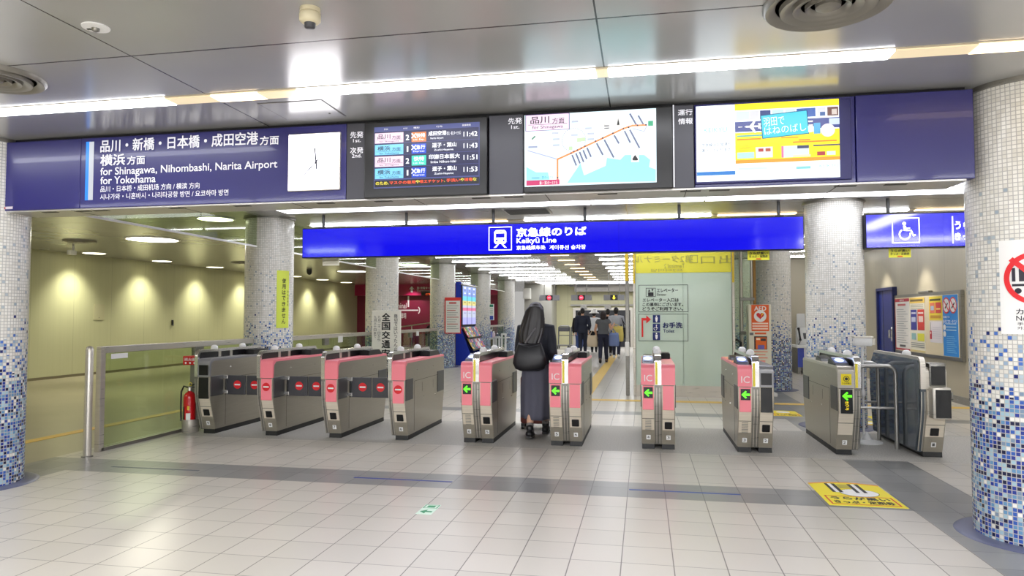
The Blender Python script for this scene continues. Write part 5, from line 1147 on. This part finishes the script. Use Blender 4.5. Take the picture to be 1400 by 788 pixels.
# public telephones
tb = thing('telephone_shelf', 'telephone shelf with blue and white striped skirt in the alcove', 'shelf', (4.1, 18.6, .45))
obj('top', B(3.75, 5.1, 18.3, 19.3, .66, .72, bev=.01), WHITE, tb)
for k in range(9): obj('skirt_panel', B(3.78+k*.145, 3.78+(k+1)*.145, 18.36, 18.40, .18, .66), C(60, 76, 170) if k % 2 == 0 else C(214, 214, 220), tb)
for xx in (3.80, 5.02): obj('leg', B(xx, xx+.06, 18.45, 19.2, 0, .66), STEELD, tb)
def phone(x, label):
    t = thing('public_telephone', label, 'telephone', (x, 18.75, .72), 0, 'public telephones in the alcove'); GYP = M('phone_grey', (206, 206, 204), .35); 
    loc_part('body', prism(bmesh.new(), [(-.2, 0), (-.2, .06), (.05, .42), (.16, .45), (.2, .42), (.2, 0)], -.13, .13, bev=.015), GYP, t, 40)
    loc_part('keypad', prism(bmesh.new(), [(-.14, .155), (-.04, .30), (-.045, .305), (-.145, .16)], .0, .10), DGREY, t); loc_part('handset', tube(bmesh.new(), [(-.09, -.17, .12), (-.09, -.15, .18), (-.09, -.02, .37), (-.09, .03, .42)], [.035, .022, .022, .035], 12, r1=1), BLACK, t, 60)
    loc_part('cord', tube(bmesh.new(), [(-.09, -.17, .12), (-.12, -.24, .06), (-.14, -.2, .02), (-.13, -.1, .03)], .008, 8), BLACK, t, 60)
    loc_part('hood', prism(bmesh.new(), [(.12, .45), (.2, .45), (.2, .75), (.17, .80)], -.10, .10, bev=.006), GYP, t)
phone(3.98, 'grey public telephone on the alcove shelf, left one'); phone(4.36, 'grey public telephone on the alcove shelf, right one')
t = thing('wall_plate', 'small yellow plate on the alcove wall above the telephones', 'plate', (4.28, 19.38, 1.9)); obj('plate', B(4.2, 4.5, 19.37, 19.398, 1.85, 2.05, bev=.004), C(226, 196, 60), t)

# ------------------------------------------------------------------ far end: hanging lane signals, carts, glass table
YSG = 25.0
def signal(cx_, label, kind):
    t = thing('lane_signal', label, 'signal', (cx_, YSG, 2.03), 0, 'hanging lane signals')
    obj('case', B(cx_-.37, cx_+.37, YSG, YSG+.14, 2.03, 2.23, bev=.01), M('signal_grey', (150, 150, 154), .4, .3), t); obj('display', B(cx_-.13, cx_+.13, YSG-.006, YSG+.01, 2.04, 2.22), BLACK, t)
    for q_ in (-.19, .19): obj('rod', tube(bmesh.new(), [(cx_+q_, YSG+.07, 2.22), (cx_+q_, YSG+.07, ZC)], .014, 8), STEELD, t, 60)
    g = G(FY(YSG-.006), step=.004)
    if kind == 'red': g.disc(cx_, 2.13, .075, C(255, 40, 70, 1.6), 1, 24); g.rect(cx_-.05, 2.115, cx_+.05, 2.145, C(255, 150, 160, 1.4), 2)
    else: m_ = C(250, 226, 60, 1.4); g.face([(cx_, 2.06), (cx_+.07, 2.12), (cx_+.025, 2.12), (cx_+.025, 2.20), (cx_-.025, 2.20), (cx_-.025, 2.12), (cx_-.07, 2.12)], m_, 1)
    g.build('lamp_mark', t)
signal(-3.38, 'hanging grey lane signal with red circle, above the walking woman', 'red'); signal(-2.21, 'hanging grey lane signal with red circle, middle one', 'red'); signal(-1.04, 'hanging grey lane signal with yellow arrow, next to the elevator', 'arrow')
def cart(x, y, label):
    t = thing('luggage_cart', label, 'luggage cart', (x, y, 0), 0, 'parked luggage carts'); r = .025; dk = M('cart_tube', (120, 120, 122), .3, .7)
    loc_part('frame', tube(bmesh.new(), [(-.25, -.35, .15), (-.25, .1, .2), (-.25, .2, .95), (-.2, .2, 1.02), (.2, .2, 1.02), (.25, .2, .95), (.25, .1, .2), (.25, -.35, .15)], r, 10), dk, t, 60)
    loc_part('basket', prism(bmesh.new(), [(-.22, .78), (.22, .78), (.25, .98), (-.25, .98)], -.02, .2, 'y', bev=.01), DGREY, t); loc_part('platform', B(-.24, .24, -.45, .15, .15, .19, bev=.01), dk, t)
    loc_part('crossbar', tube(bmesh.new(), [(-.25, .17, .6), (.25, .17, .6)], .018, 8), dk, t, 60)
    for a, b in ((-.22, -.4), (.22, -.4), (-.22, .12), (.22, .12)): loc_part('wheel', prism(bmesh.new(), [(b+.07*math.cos(i*PI/8), .075+.07*math.sin(i*PI/8)) for i in range(16)], a-.02, a+.02), BLACK, t)
for i, (x, l) in enumerate(((-3.52, 'parked luggage cart at the far end, leftmost'), (-2.95, 'parked luggage cart at the far end, beside the suited man'), (-2.3, 'parked luggage cart at the far end, behind the suited man'))): cart(x, 30.9, l)
gt = thing('glass_table', 'glass sided counter with pale frame before the far columns', 'counter', (-5.0, 25.0, 0))
a, b = at(676, 458, Y=24.5), at(692, 500, Y=24.5)
for (u0, u1, zz) in ((664, 676, 462), (677, 683.5, 460), (685, 692, 456)):
    p, q_ = at(u0, zz, Y=24.5), at(u1, 497, Y=24.5)
    obj('frame', prism(bmesh.new(), [(p.x, 0), (q_.x, 0), (q_.x, p.z), (p.x, p.z), (p.x, p.z-.06), (q_.x-.06, p.z-.06), (q_.x-.06, .06), (p.x+.06, .06), (p.x+.06, p.z-.06), (p.x, p.z-.06)], 24.5, 24.56, 'y'), WHITE, gt); obj('pane', B(p.x+.06, q_.x-.06, 24.52, 24.53, .06, p.z-.06), GLASSG, gt)
obj('top', B(at(663, 462, Y=24.5).x, b.x, 24.5, 25.3, at(680, 462, Y=24.5).z-.02, at(680, 462, Y=24.5).z), WHITE, gt)
zt_ = at(680, 462, Y=24.5).z
for k, (x, c_, h_) in enumerate(((664, (220, 220, 230), .30), (668, (230, 120, 150), .34), (671.5, (120, 130, 200), .28), (675, (220, 200, 210), .22), (680, (60, 70, 90), .16))):
    p = at(x, 460, Y=24.8)
    t = thing('bottle', ['white bottle on the glass counter, leftmost', 'pink bottle on the glass counter', 'blue bottle on the glass counter', 'pale bottle on the glass counter', 'short dark bottle on the glass counter'][k], 'bottle', (p.x, 24.8, zt_), 0, 'bottles on the glass counter')
    loc_part('body', lathe(bmesh.new(), 0, 0, [(.05, 0), (.055, .01), (.055, h_*.7), (.03, h_*.8)], 16), C(*c_), t, 60); loc_part('cap', lathe(bmesh.new(), 0, 0, [(.03, h_*.8), (.03, h_), (.01, h_+.01)], 14), WHITE, t, 60)
wd_ = thing('cladding_box', 'pale square box high on the passage wall behind the walking woman', 'box', (-5.2, 31.2, 2.2)); obj('casing', B(-5.42, -5.1, 31.25, 31.6, 2.25, 2.75, bev=.01), C(196, 194, 184), wd_); obj('cover_plate', B(-5.39, -5.13, 31.24, 31.26, 2.3, 2.7, bev=.004), C(206, 204, 196), wd_)

# ------------------------------------------------------------------ people
def capsule(bm, pts, rad, n=14):
    """round-ended tapered limb through the joints"""
    pts = [Vector(p) for p in pts]; rings = []; m = len(pts)
    d0 = (pts[1]-pts[0]).normalized(); d1 = (pts[-1]-pts[-2]).normalized()
    up = d0.orthogonal().normalized(); seq = []
    for a in (75, 50, 25): seq.append((pts[0]-d0*rad[0]*math.sin(math.radians(a)), rad[0]*math.cos(math.radians(a)), d0))
    for i in range(m):
        d = (pts[min(i+1, m-1)]-pts[max(i-1, 0)]).normalized(); seq.append((pts[i], rad[i], d))
    for a in (25, 50, 75): seq.append((pts[-1]+d1*rad[-1]*math.sin(math.radians(a)), rad[-1]*math.cos(math.radians(a)), d1))
    for p, r, d in seq:
        up = (up-d*up.dot(d)); up = up.normalized() if up.length > 1e-6 else d.orthogonal().normalized(); s = d.cross(up)
        rings.append([p+(up*math.cos(2*PI*k/n)+s*math.sin(2*PI*k/n))*r for k in range(n)])
    return loft(bm, rings)
def oval(bm, secs, n=28):     # (x, y, z, rx, ry)
    return loft(bm, [[Vector((x+rx*math.cos(2*PI*k/n), y+ry*math.sin(2*PI*k/n), z)) for k in range(n)] for x, y, z, rx, ry in secs])
def fuse(bm, vox, smooth=3):
    me = bpy.data.meshes.new('tmp'); bmesh.ops.recalc_face_normals(bm, faces=bm.faces); bm.to_mesh(me); bm.free()
    o = bpy.data.objects.new('tmp', me); COL.objects.link(o)
    r = o.modifiers.new('r', 'REMESH'); r.mode = 'VOXEL'; r.voxel_size = vox
    if smooth: q = o.modifiers.new('s', 'SMOOTH'); q.factor = .5; q.iterations = smooth
    dg = bpy.context.evaluated_depsgraph_get(); m2 = bpy.data.meshes.new_from_object(o.evaluated_get(dg)); bm = bmesh.new(); bm.from_mesh(m2)
    bpy.data.objects.remove(o); bpy.data.meshes.remove(me); bpy.data.meshes.remove(m2); return bm
SKIN = M('skin', (226, 178, 148), .5); SKIN2 = M('skin_tan', (208, 160, 130), .5); HAIR = M('black_hair', (22, 18, 18), .32)
def V(*a): return Vector(a)
def hand(bm, wrist, direc, palm_n, side, curl=.5, s=1.0):
    d = direc.normalized(); n = palm_n.normalized(); a = d.cross(n).normalized()*side       # a points to the thumb side
    c = wrist+d*.05*s
    capsule(bm, [wrist, wrist+d*.03*s, wrist+d*.085*s], [.022*s, .027*s, .026*s], 10); capsule(bm, [wrist+d*.03*s+a*.012*s, wrist+d*.085*s+a*.022*s], [.018*s, .017*s], 8); capsule(bm, [wrist+d*.03*s-a*.012*s, wrist+d*.08*s-a*.022*s], [.017*s, .016*s], 8)
    for k, (off, ln) in enumerate(((.033, .068), (.011, .076), (-.011, .070), (-.032, .055))):
        p = wrist+d*.088*s+a*off*s; q1 = p+(d*math.cos(curl*.6)+n*math.sin(curl*.6))*ln*.45*s; q2 = q1+(d*math.cos(curl*1.6)+n*math.sin(curl*1.6))*ln*.32*s; q3 = q2+(d*math.cos(curl*2.4)+n*math.sin(curl*2.4))*ln*.25*s
        capsule(bm, [p, q1, q2, q3], [.0098*s, .0092*s, .0086*s, .0076*s], 8)
    p = wrist+d*.03*s+a*.03*s; q1 = p+(d*.6+a*.7+n*.3)*.035*s; q2 = q1+(d*.85+a*.25+n*.45)*.032*s; capsule(bm, [p, q1, q2], [.013*s, .0105*s, .009*s], 8)
def foot(bm, ankle, yaw=0.0, lift=0.0, s=1.0, grow=0.0):
    """shoe-shaped foot pointing along +Y turned by yaw; lift raises the heel"""
    f = Matrix.Rotation(yaw, 3, 'Z') @ Matrix.Rotation(-lift, 3, 'X'); b = Vector(ankle)
    P = lambda x, y, z: b+f @ Vector((x, y, z))*s
    capsule(bm, [P(0, -.045, -.045), P(0, .05, -.045), P(.0, .15, -.055)], [(.036+grow)*s, (.038+grow)*s, (.030+grow)*s], 12); capsule(bm, [P(0, -.01, .02), P(0, .06, -.03)], [(.036+grow)*s, (.034+grow)*s], 10)
def body_mesh(J, k=1.0, vox=.011, bare=('arms', 'legs')):
    bm = bmesh.new()
    P, Cc, Nk, Hd = J['pelvis'], J['chest'], J['neck'], J['head']
    w = J.get('w', 1.0)
    mid = P.lerp(Cc, .45)
    oval(bm, [(P.x, P.y, P.z-.10*k, .10*w, .08), (P.x, P.y, P.z-.04*k, .155*w, .105), (P.x, P.y, P.z+.05*k, .15*w, .10), (mid.x, mid.y, mid.z, .122*w, .088), (Cc.x, Cc.y, Cc.z-.05*k, .145*w, .10), (Cc.x, Cc.y, Cc.z+.08*k, .165*w, .095), (Nk.x, Nk.y, Nk.z-.04*k, .10*w, .07), (Nk.x, Nk.y, Nk.z, .055, .055)])
    capsule(bm, [Nk-V(0, 0, .05), Nk+V(0, 0, .03), Hd-V(0, .01, .04)], [.062, .052, .052])
    f = J.get('face', V(0, 1, 0)); sd = f.cross(V(0, 0, 1)).normalized()
    R_ = Matrix((sd, f, V(0, 0, 1))).transposed().to_4x4()
    ell(bm, Hd, .074, .092, .112, R_); ell(bm, Hd+f*.03-V(0, 0, .055), .055, .06, .058, R_)                      # skull and jaw
    ell(bm, Hd+f*.098-V(0, 0, .012), .013, .020, .022, R_, 2); ell(bm, Hd+f*.086-V(0, 0, .060), .024, .012, .010, R_, 2)      # nose, mouth
    for q_ in (-1, 1): ell(bm, Hd+sd*.076*q_-f*.005-V(0, 0, .012), .011, .020, .032, R_, 2); ell(bm, Hd+f*.080+sd*.032*q_+V(0, 0, .022), .018, .012, .010, R_, 2)
    for q_ in ('L', 'R'):
        S_, E_, W_ = J['sh'+q_], J['el'+q_], J['wr'+q_]
        capsule(bm, [Cc.lerp(S_, .5)+V(0, 0, .06*k), S_, S_.lerp(E_, .5), E_, E_.lerp(W_, .4), W_], [.06, .056, .046, .038, .037, .025])
        hd = J.get('hd'+q_, (W_-E_)); side = (1 if q_ == 'L' else -1)
        hand(bm, W_, hd, J.get('pn'+q_, V(0, .2, -.0)+V(1 if q_ == 'L' else -1, 0, 0)), side, J.get('cu'+q_, .5))
        H_, K_, A_ = J['hi'+q_], J['kn'+q_], J['an'+q_]
        capsule(bm, [H_, H_.lerp(K_, .4), K_, K_.lerp(A_, .3), K_.lerp(A_, .7), A_], [.088*w, .076*w, .056, .055, .042, .034]); foot(bm, A_, J.get('yw'+q_, 0), J.get('lf'+q_, 0))
    return fuse(bm, vox, 2)
def sleeves_top(J, grow, hem, sleeve=1.0, vox=.012, k=1.0, bulk=1.0):
    bm = bmesh.new(); P, Cc, Nk = J['pelvis'], J['chest'], J['neck']; w = J.get('w', 1.0)*bulk; mid = P.lerp(Cc, .45); g = grow
    oval(bm, [(P.x, P.y, hem, .168*w+g, .118+g), (P.x, P.y, P.z+.05*k, .158*w+g, .112+g), (mid.x, mid.y, mid.z, .135*w+g, .10+g), (Cc.x, Cc.y, Cc.z-.05*k, .152*w+g, .108+g), (Cc.x, Cc.y, Cc.z+.09*k, .172*w+g, .102+g), (Nk.x, Nk.y, Nk.z-.035*k, .105*w+g, .075+g), (Nk.x, Nk.y, Nk.z-.005, .062+g, .060+g)])
    for q_ in ('L', 'R'):
        S_, E_, W_ = J['sh'+q_], J['el'+q_], J['wr'+q_]
        if sleeve >= 1: capsule(bm, [Cc.lerp(S_, .5)+V(0, 0, .06*k), S_, S_.lerp(E_, .5), E_, E_.lerp(W_, .5), E_.lerp(W_, .93)], [.064+g, .063+g, .055+g, .048+g, .044+g, .036+g])
        elif sleeve > 0: capsule(bm, [Cc.lerp(S_, .5)+V(0, 0, .06*k), S_, S_.lerp(E_, sleeve)], [.064+g, .064+g, .056+g])
        else: capsule(bm, [Cc.lerp(S_, .5)+V(0, 0, .06*k), S_], [.064+g, .055+g])
    return fuse(bm, vox, 3)
def trousers(J, grow, vox=.012, k=1.0, loose=1.0):
    bm = bmesh.new(); P = J['pelvis']; w = J.get('w', 1.0); g = grow
    oval(bm, [(P.x, P.y, P.z-.12*k, .12*w+g, .09+g), (P.x, P.y, P.z-.04*k, .162*w+g, .112+g), (P.x, P.y, P.z+.06*k, .152*w+g, .104+g), (P.x, P.y, P.z+.12*k, .135*w+g, .095+g)])
    for q_ in ('L', 'R'):
        H_, K_, A_ = J['hi'+q_], J['kn'+q_], J['an'+q_]; capsule(bm, [H_, H_.lerp(K_, .4), K_, K_.lerp(A_, .5), A_+V(0, 0, .01)], [(.092*w+g), (.08*w+g)*loose, (.062+g)*loose, (.056+g)*loose, (.046+g)*loose])
    return fuse(bm, vox, 3)
def shoes(J, t, m, sole=None):
    for q_ in ('L', 'R'):
        bm = bmesh.new(); foot(bm, J['an'+q_], J.get('yw'+q_, 0), J.get('lf'+q_, 0), 1.0, .009); bm = fuse(bm, .009, 2)
        bz = J['an'+q_].z
        s_ = loc_part('shoe', bm, m, t, 180)
        f = Matrix.Rotation(J.get('yw'+q_, 0), 4, 'Z') @ Matrix.Rotation(-J.get('lf'+q_, 0), 4, 'X')
        sb = prism(bmesh.new(), [(-.034, -.085), (.034, -.085), (.042, .04), (.04, .12), (.022, .185), (-.022, .185), (-.04, .12), (-.042, .04)], -.092, -.072, 'z', bev=.004); sb.transform(Matrix.Translation(J['an'+q_]) @ f); lsub('sole', sb, sole or BLACK, s_)
def stance(h=1.7, sw=.19, stride=.0, lead='R', lean=0.0, arms=None, w=1.0):
    k = h/1.7; J = dict(w=w); z = lambda v: v*k
    J['pelvis'] = V(0, 0, z(.95)); J['chest'] = V(0, lean*.3, z(1.25)); J['neck'] = V(0, lean*.5, z(1.44)); J['head'] = V(0, lean*.6+.015, z(1.585))
    for q_, sx in (('L', -1), ('R', 1)):
        J['hi'+q_] = V(sx*.085*w, 0, z(.90)); J['sh'+q_] = V(sx*sw, lean*.4, z(1.375)); J['el'+q_] = V(sx*(sw+.04), -.03, z(1.10)); J['wr'+q_] = V(sx*(sw+.045), .04, z(.86))
        fwd = stride if q_ == lead else -stride
        J['kn'+q_] = V(sx*.085, .03+fwd*.5+(.03 if fwd < 0 else 0), z(.49)-(.0 if fwd >= 0 else .01)); J['an'+q_] = V(sx*.085, fwd, z(.02)+.095+(.0 if fwd >= 0 else abs(fwd)*.16)); J['lf'+q_] = 0 if fwd >= 0 else min(.5, abs(fwd)*1.6)
    return J
def short_hair(J, t, m=HAIR, vol=1.0, low=0.0):
    H_ = J['head']; bm = bmesh.new(); ell(bm, H_+V(0, -.012, .028), .083*vol, .098*vol, .098*vol); ell(bm, H_+V(0, -.045, -.02-low), .072*vol, .062*vol, .08*vol+low)
    for q_ in (-1, 1): ell(bm, H_+V(.06*q_, -.02, -.01-low*.5), .028, .05, .05+low*.6)
    loc_part('hair', fuse(bm, .008, 2), m, t, 180)

# the woman walking through the gate
J = stance(1.60, .165, .20, 'R', .02, w=.92)
J['anL'] = V(-.045, -.16, .115); J['knL'] = V(-.06, -.02, .46); J['lfL'] = .12
J['anR'] = V(.075, .30, .10); J['knR'] = V(.07, .20, .47)
J['elR'] = V(.205, -.03, 1.03); J['wrR'] = V(.205, .15, .885); J['hdR'] = V(.0, .6, -.35); J['pnR'] = V(-.2, .2, -1); J['cuR'] = 1.0
J['elL'] = V(-.20, .0, 1.03); J['wrL'] = V(-.19, .12, .86); J['face'] = V(.0, 1, 0)
wo = thing('person', 'woman with long black hair, dark cardigan and long grey skirt walking through the gate', 'person', (-1.275, 8.22, 0))
loc_part('body', body_mesh(J, 1.60/1.7, .0058), SKIN, wo, 180)
loc_part('cardigan', sleeves_top(J, .012, .86, 1.0, .01, .94), M('dark_knit', (34, 36, 46), .8), wo, 180)
SKT = M('grey_skirt', (92, 92, 106), .75); rings = []
for i in range(15):
    f_ = i/14; z = .93-f_*.70; rx = .155+.04*math.sin(min(1, f_*1.6)*PI/2)-.03*max(0, f_-.6); ry = .12+.10*f_; cy_ = .0+.06*f_; ring_ = []
    for q_ in range(72):
        a = 2*PI*q_/72; pl_ = 1+(.008+.022*f_)*math.sin(a*11+.8*math.sin(f_*3))+.012*f_*math.sin(a*5+1); ring_.append(V(rx*math.cos(a)*pl_+.008*math.sin(f_*4), cy_+ry*math.sin(a)*pl_, z+.01*f_*math.sin(a*2+.5)))
    rings.append(ring_)
inner = [[V(p.x*.96, p.y*.96, p.z) for p in r] for r in rings[::-1]]
loc_part('skirt', loft(bmesh.new(), rings+inner, cap=False), SKT, wo, 180)
bm = bmesh.new(); H_ = J['head']
ell(bm, H_+V(0, -.014, .022), .098, .108, .106); 
rings = []
for i in range(12):
    f_ = i/11; z = H_.z+.075-f_*.455; wv = (.096 if f_ > .05 else .07)+.054*math.sin(f_*PI*.72); ring_ = []
    cx_ = -.062*f_**1.1; 
    for q_ in range(40):
        a = 2*PI*q_/40; st_ = 1+(.02+.06*f_)*math.sin(a*15+f_*3)+.02*math.sin(a*7+1); ring_.append(V(cx_+wv*math.cos(a)*st_*(1-.18*max(0, f_-.75)*4), -.05-.045*f_+(.062-.018*f_)*math.sin(a)*st_, z+.02*f_*math.cos(a*3)))
    rings.append(ring_)
loft(bm, rings); loc_part('hair', fuse(bm, .005, 16), M('long_hair', (30, 25, 25), .4), wo, 180)
bm = bmesh.new(); 
SOCK = M('grey_sock', (130, 124, 122), .8)
for q_ in ('L', 'R'):
    bm = bmesh.new(); capsule(bm, [J['an'+q_]+V(0, 0, -.01), J['an'+q_].lerp(J['kn'+q_], .16)], [.043, .043]); loc_part('sock', bm, SOCK, wo, 180)
shoes(J, wo, M('black_leather', (24, 24, 26), .4), M('dark_sole', (40, 38, 38), .6))
# her bag on the shoulder
bg = thing('shoulder_bag', 'big soft black shoulder bag hanging behind the walking woman', 'bag', (-1.315, 8.02, .815)); BAGM = M('black_nylon', (30, 30, 34), .42)
bm = bmesh.new(); rings = []
for f_, wx, wy in ((0, .13, .03), (.06, .175, .055), (.25, .20, .07), (.5, .19, .066), (.75, .165, .05), (.95, .14, .03), (1.0, .135, .02)):
    rings.append([V(wx*(abs(math.cos(a))**.7)*(1 if math.cos(a) > 0 else -1), wy*(abs(math.sin(a))**.8)*(1 if math.sin(a) > 0 else -1)*(1+.08*math.sin(7*a)*f_), f_*.31+.012*math.cos(a*2+1)) for a in [2*PI*i/40 for i in range(40)]])
loft(bm, rings); loc_part('bag_body', bm, BAGM, bg, 180)
STR = M('grey_strap', (104, 102, 104), .6)
loc_part('strap', tube(bmesh.new(), [(-.07, .02, .29), (-.03, .03, .36), (.03, .06, .45), (.09, .12, .545), (.13, .18, .59)], .012, 8), STR, bg, 180); loc_part('strap', tube(bmesh.new(), [(.09, .02, .29), (.115, .05, .38), (.13, .10, .48), (.14, .18, .585)], .010, 8), STR, bg, 180)
loc_part('seam', tube(bmesh.new(), [(-.12, -.03, .3), (0, -.055, .27), (.12, -.03, .3)], .004, 6), DGREY, bg, 180)
sc_ = thing('suitcase', 'reddish brown hard suitcase rolled beside the walking woman', 'suitcase', (-1.385, 8.90, 0)); SCM = M('brown_shell', (132, 74, 66), .4)
loc_part('shell', B(-.18, .18, -.125, .125, .07, .68, bev=.035, seg=4), SCM, sc_, 40)
for k in range(6): loc_part('rib', B(-.14+k*.054, -.125+k*.054, -.128, .128, .12, .63, bev=.003), SCM, sc_)
for a, b in ((-.15, -.1), (.15, -.1), (-.15, .1), (.15, .1)): w_ = loc_part('wheel', prism(bmesh.new(), [(b+.033*math.cos(i*PI/8), .034+.033*math.sin(i*PI/8)) for i in range(16)], a-.016, a+.016), BLACK, sc_); lsub('fork', B(a-.02, a+.02, b-.015, b+.015, .04, .075), DGREY, w_)
loc_part('handle', tube(bmesh.new(), [(.05, .06, .66), (.05, .04, .83), (.06, .02, .865), (.22, -.22, .86), (.315, -.45, .855)], .011, 8), STEEL, sc_, 180)

# the walkers further down the passage
def walker(name_label, x, y, h, J, top, bottom, shoe, hair, extra=None, sleeve=1.0, hem=None, grow=.012, bulk=1.0, skin=SKIN, vox=.012, collar=None):
    k = h/1.7; t = thing('person', name_label, 'person', (x, y, 0))
    loc_part('body', body_mesh(J, k, .0095), skin, t, 180); loc_part('trousers', trousers(J, .008, vox, k), bottom, t, 180)
    loc_part('top', sleeves_top(J, grow, hem or (J['pelvis'].z-.06), sleeve, vox, k, bulk), top, t, 180); shoes(J, t, shoe, WHITE if shoe is WHITE else BLACK)
    if hair: short_hair(J, t, hair[0], hair[1], hair[2])
    return t
DN = M('navy_suit', (28, 34, 54), .7); NV = M('dark_jeans', (30, 34, 56), .8); BK = M('black_cloth', (24, 24, 28), .8)
J = stance(1.76, .205, .06, 'R'); J['elR'] = V(.26, -.02, 1.12); J['wrR'] = V(.22, .16, .98)
walker('man in a dark navy suit standing at the far end, back turned', -2.2, 25.4, 1.76, J, DN, DN, M('black_shoe', (20, 20, 22), .4), (HAIR, 1.0, 0), hem=.84, bulk=1.08, grow=.016)
J = stance(1.60, .17, .22, 'R', w=.95); J['elL'] = V(-.25, 0, 1.03); J['wrL'] = V(-.22, .10, .86); J['elR'] = V(.25, -.02, 1.05); J['wrR'] = V(.30, .16, 1.18); J['hdR'] = V(.3, .6, .35)
walker('woman in a grey sleeveless top and dark trousers carrying bags, walking away', -1.24, 21.7, 1.60, J, M('grey_top', (86, 88, 92), .8), NV, M('sandal', (90, 70, 60), .6), (M('dark_brown_hair', (36, 24, 24), .5), 1.12, .03), sleeve=.12, hem=.90, grow=.014, bulk=1.1, skin=SKIN2)
J = stance(1.76, .20, .20, 'L'); J['elR'] = V(.25, 0, 1.12); J['wrR'] = V(.25, .12, .90)
walker('man in a light grey shirt with a dark bag, walking beside the elevator', -.93, 24.0, 1.76, J, M('light_grey_shirt', (170, 172, 178), .8), NV, WHITE, (HAIR, 1.05, .01), hem=.88)
J = stance(1.72, .20, .12, 'R')
walker('person in black clothes half hidden between the two walkers', -1.28, 25.4, 1.74, J, BK, BK, M('grey_shoe', (150, 150, 150), .6), (HAIR, 1.02, 0))
J = stance(1.66, .18, .10, 'L')
t = walker('person in white top and white hat partly hidden behind the woman in grey', -1.95, 27.8, 1.66, J, M('white_cloth', (226, 228, 232), .8), BK, M('black_shoe', (20, 20, 22), .4), (HAIR, .95, 0))
H_ = J['head']; bm = bmesh.new(); lathe(bm, H_.x, H_.y, [(.20, H_.z+.03), (.21, H_.z+.045), (.13, H_.z+.08), (.12, H_.z+.15), (.08, H_.z+.19), (.01, H_.z+.20)], 28); loc_part('hat', bm, M('white_hat', (238, 238, 236), .7), t, 60)
J = stance(1.66, .19, .16, 'L'); J['anL'] = V(-.11, .10, .115); J['anR'] = V(.08, -.30, .26); J['knR'] = V(.08, .0, .47); J['lfR'] = .8
walker('person in blue jeans and white shoes mostly hidden behind the suited man', -2.42, 26.6, 1.66, J, BK, M('blue_jeans', (70, 92, 150), .8), WHITE, (HAIR, 1.0, 0))
def carry_bag(x, y, z, w, h, d, m, label, strap, cat='bag'):
    t = thing('tote_bag', label, cat, (x, y, z)); rings = []
    for f_, q_ in ((0, .80), (.05, .94), (.4, 1.0), (.8, .9), (1, .82)): rings.append([V(w/2*q_*(abs(math.cos(a))**.6)*(1 if math.cos(a) > 0 else -1), d/2*q_*(abs(math.sin(a))**.7)*(1 if math.sin(a) > 0 else -1), f_*h) for a in [2*PI*i/28 for i in range(28)]])
    loc_part('bag_body', loft(bmesh.new(), rings), m, t, 180); loc_part('handle', tube(bmesh.new(), [(-w*.25, 0, h*.95)]+strap+[(w*.25, 0, h*.95)], .012, 8), m, t, 180)
carry_bag(-1.58, 21.75, .50, .34, .36, .14, M('canvas_cream', (206, 190, 164), .8), 'cream tote bag hanging from the left hand of the woman in grey', [(-.02, .03, .50), (.10, .06, .47)])
carry_bag(-.92, 21.86, .52, .34, .42, .14, M('pale_blue_bag', (120, 138, 186), .8), 'pale blue tote bag on the right side of the woman in grey', [(-.08, -.04, .56), (-.04, -.05, .56)])
carry_bag(-.80, 22.04, .66, .36, .48, .12, M('yellow_bag', (226, 206, 110), .7), 'yellow shopping bag held beside the pale blue tote', [(-.10, -.12, .54), (-.06, -.12, .54)])
carry_bag(-.60, 23.9, .72, .24, .34, .12, BK, 'black shoulder bag of the man in the grey shirt', [(-.10, .02, .55), (-.14, .03, .68), (-.06, .03, .5)])

p = at(135, 427, X=-13.5); t = thing('wall_hatch', 'small square flush plate on the left corridor wall', 'plate', (-13.49, p.y, p.z)); obj('plate', B(-13.499, -13.485, p.y-.17, p.y+.17, p.z-.2, p.z+.2, bev=.004), M('wall_plate', (190, 186, 150), .4), t); obj('screw', B(-13.486, -13.482, p.y-.012, p.y+.012, p.z-.15, p.z-.126), STEELD, t)
p = at(235, 441, X=-13.5); t = thing('wall_fixture', 'tiny dark fixture on the left corridor wall', 'fixture', (-13.48, p.y, p.z)); obj('latch', B(-13.499, -13.46, p.y-.03, p.y+.03, p.z-.09, p.z+.07, bev=.01), BLACK, t); obj('knob', B(-13.47, -13.44, p.y-.02, p.y+.02, p.z-.1, p.z-.05, bev=.008), STEELD, t)
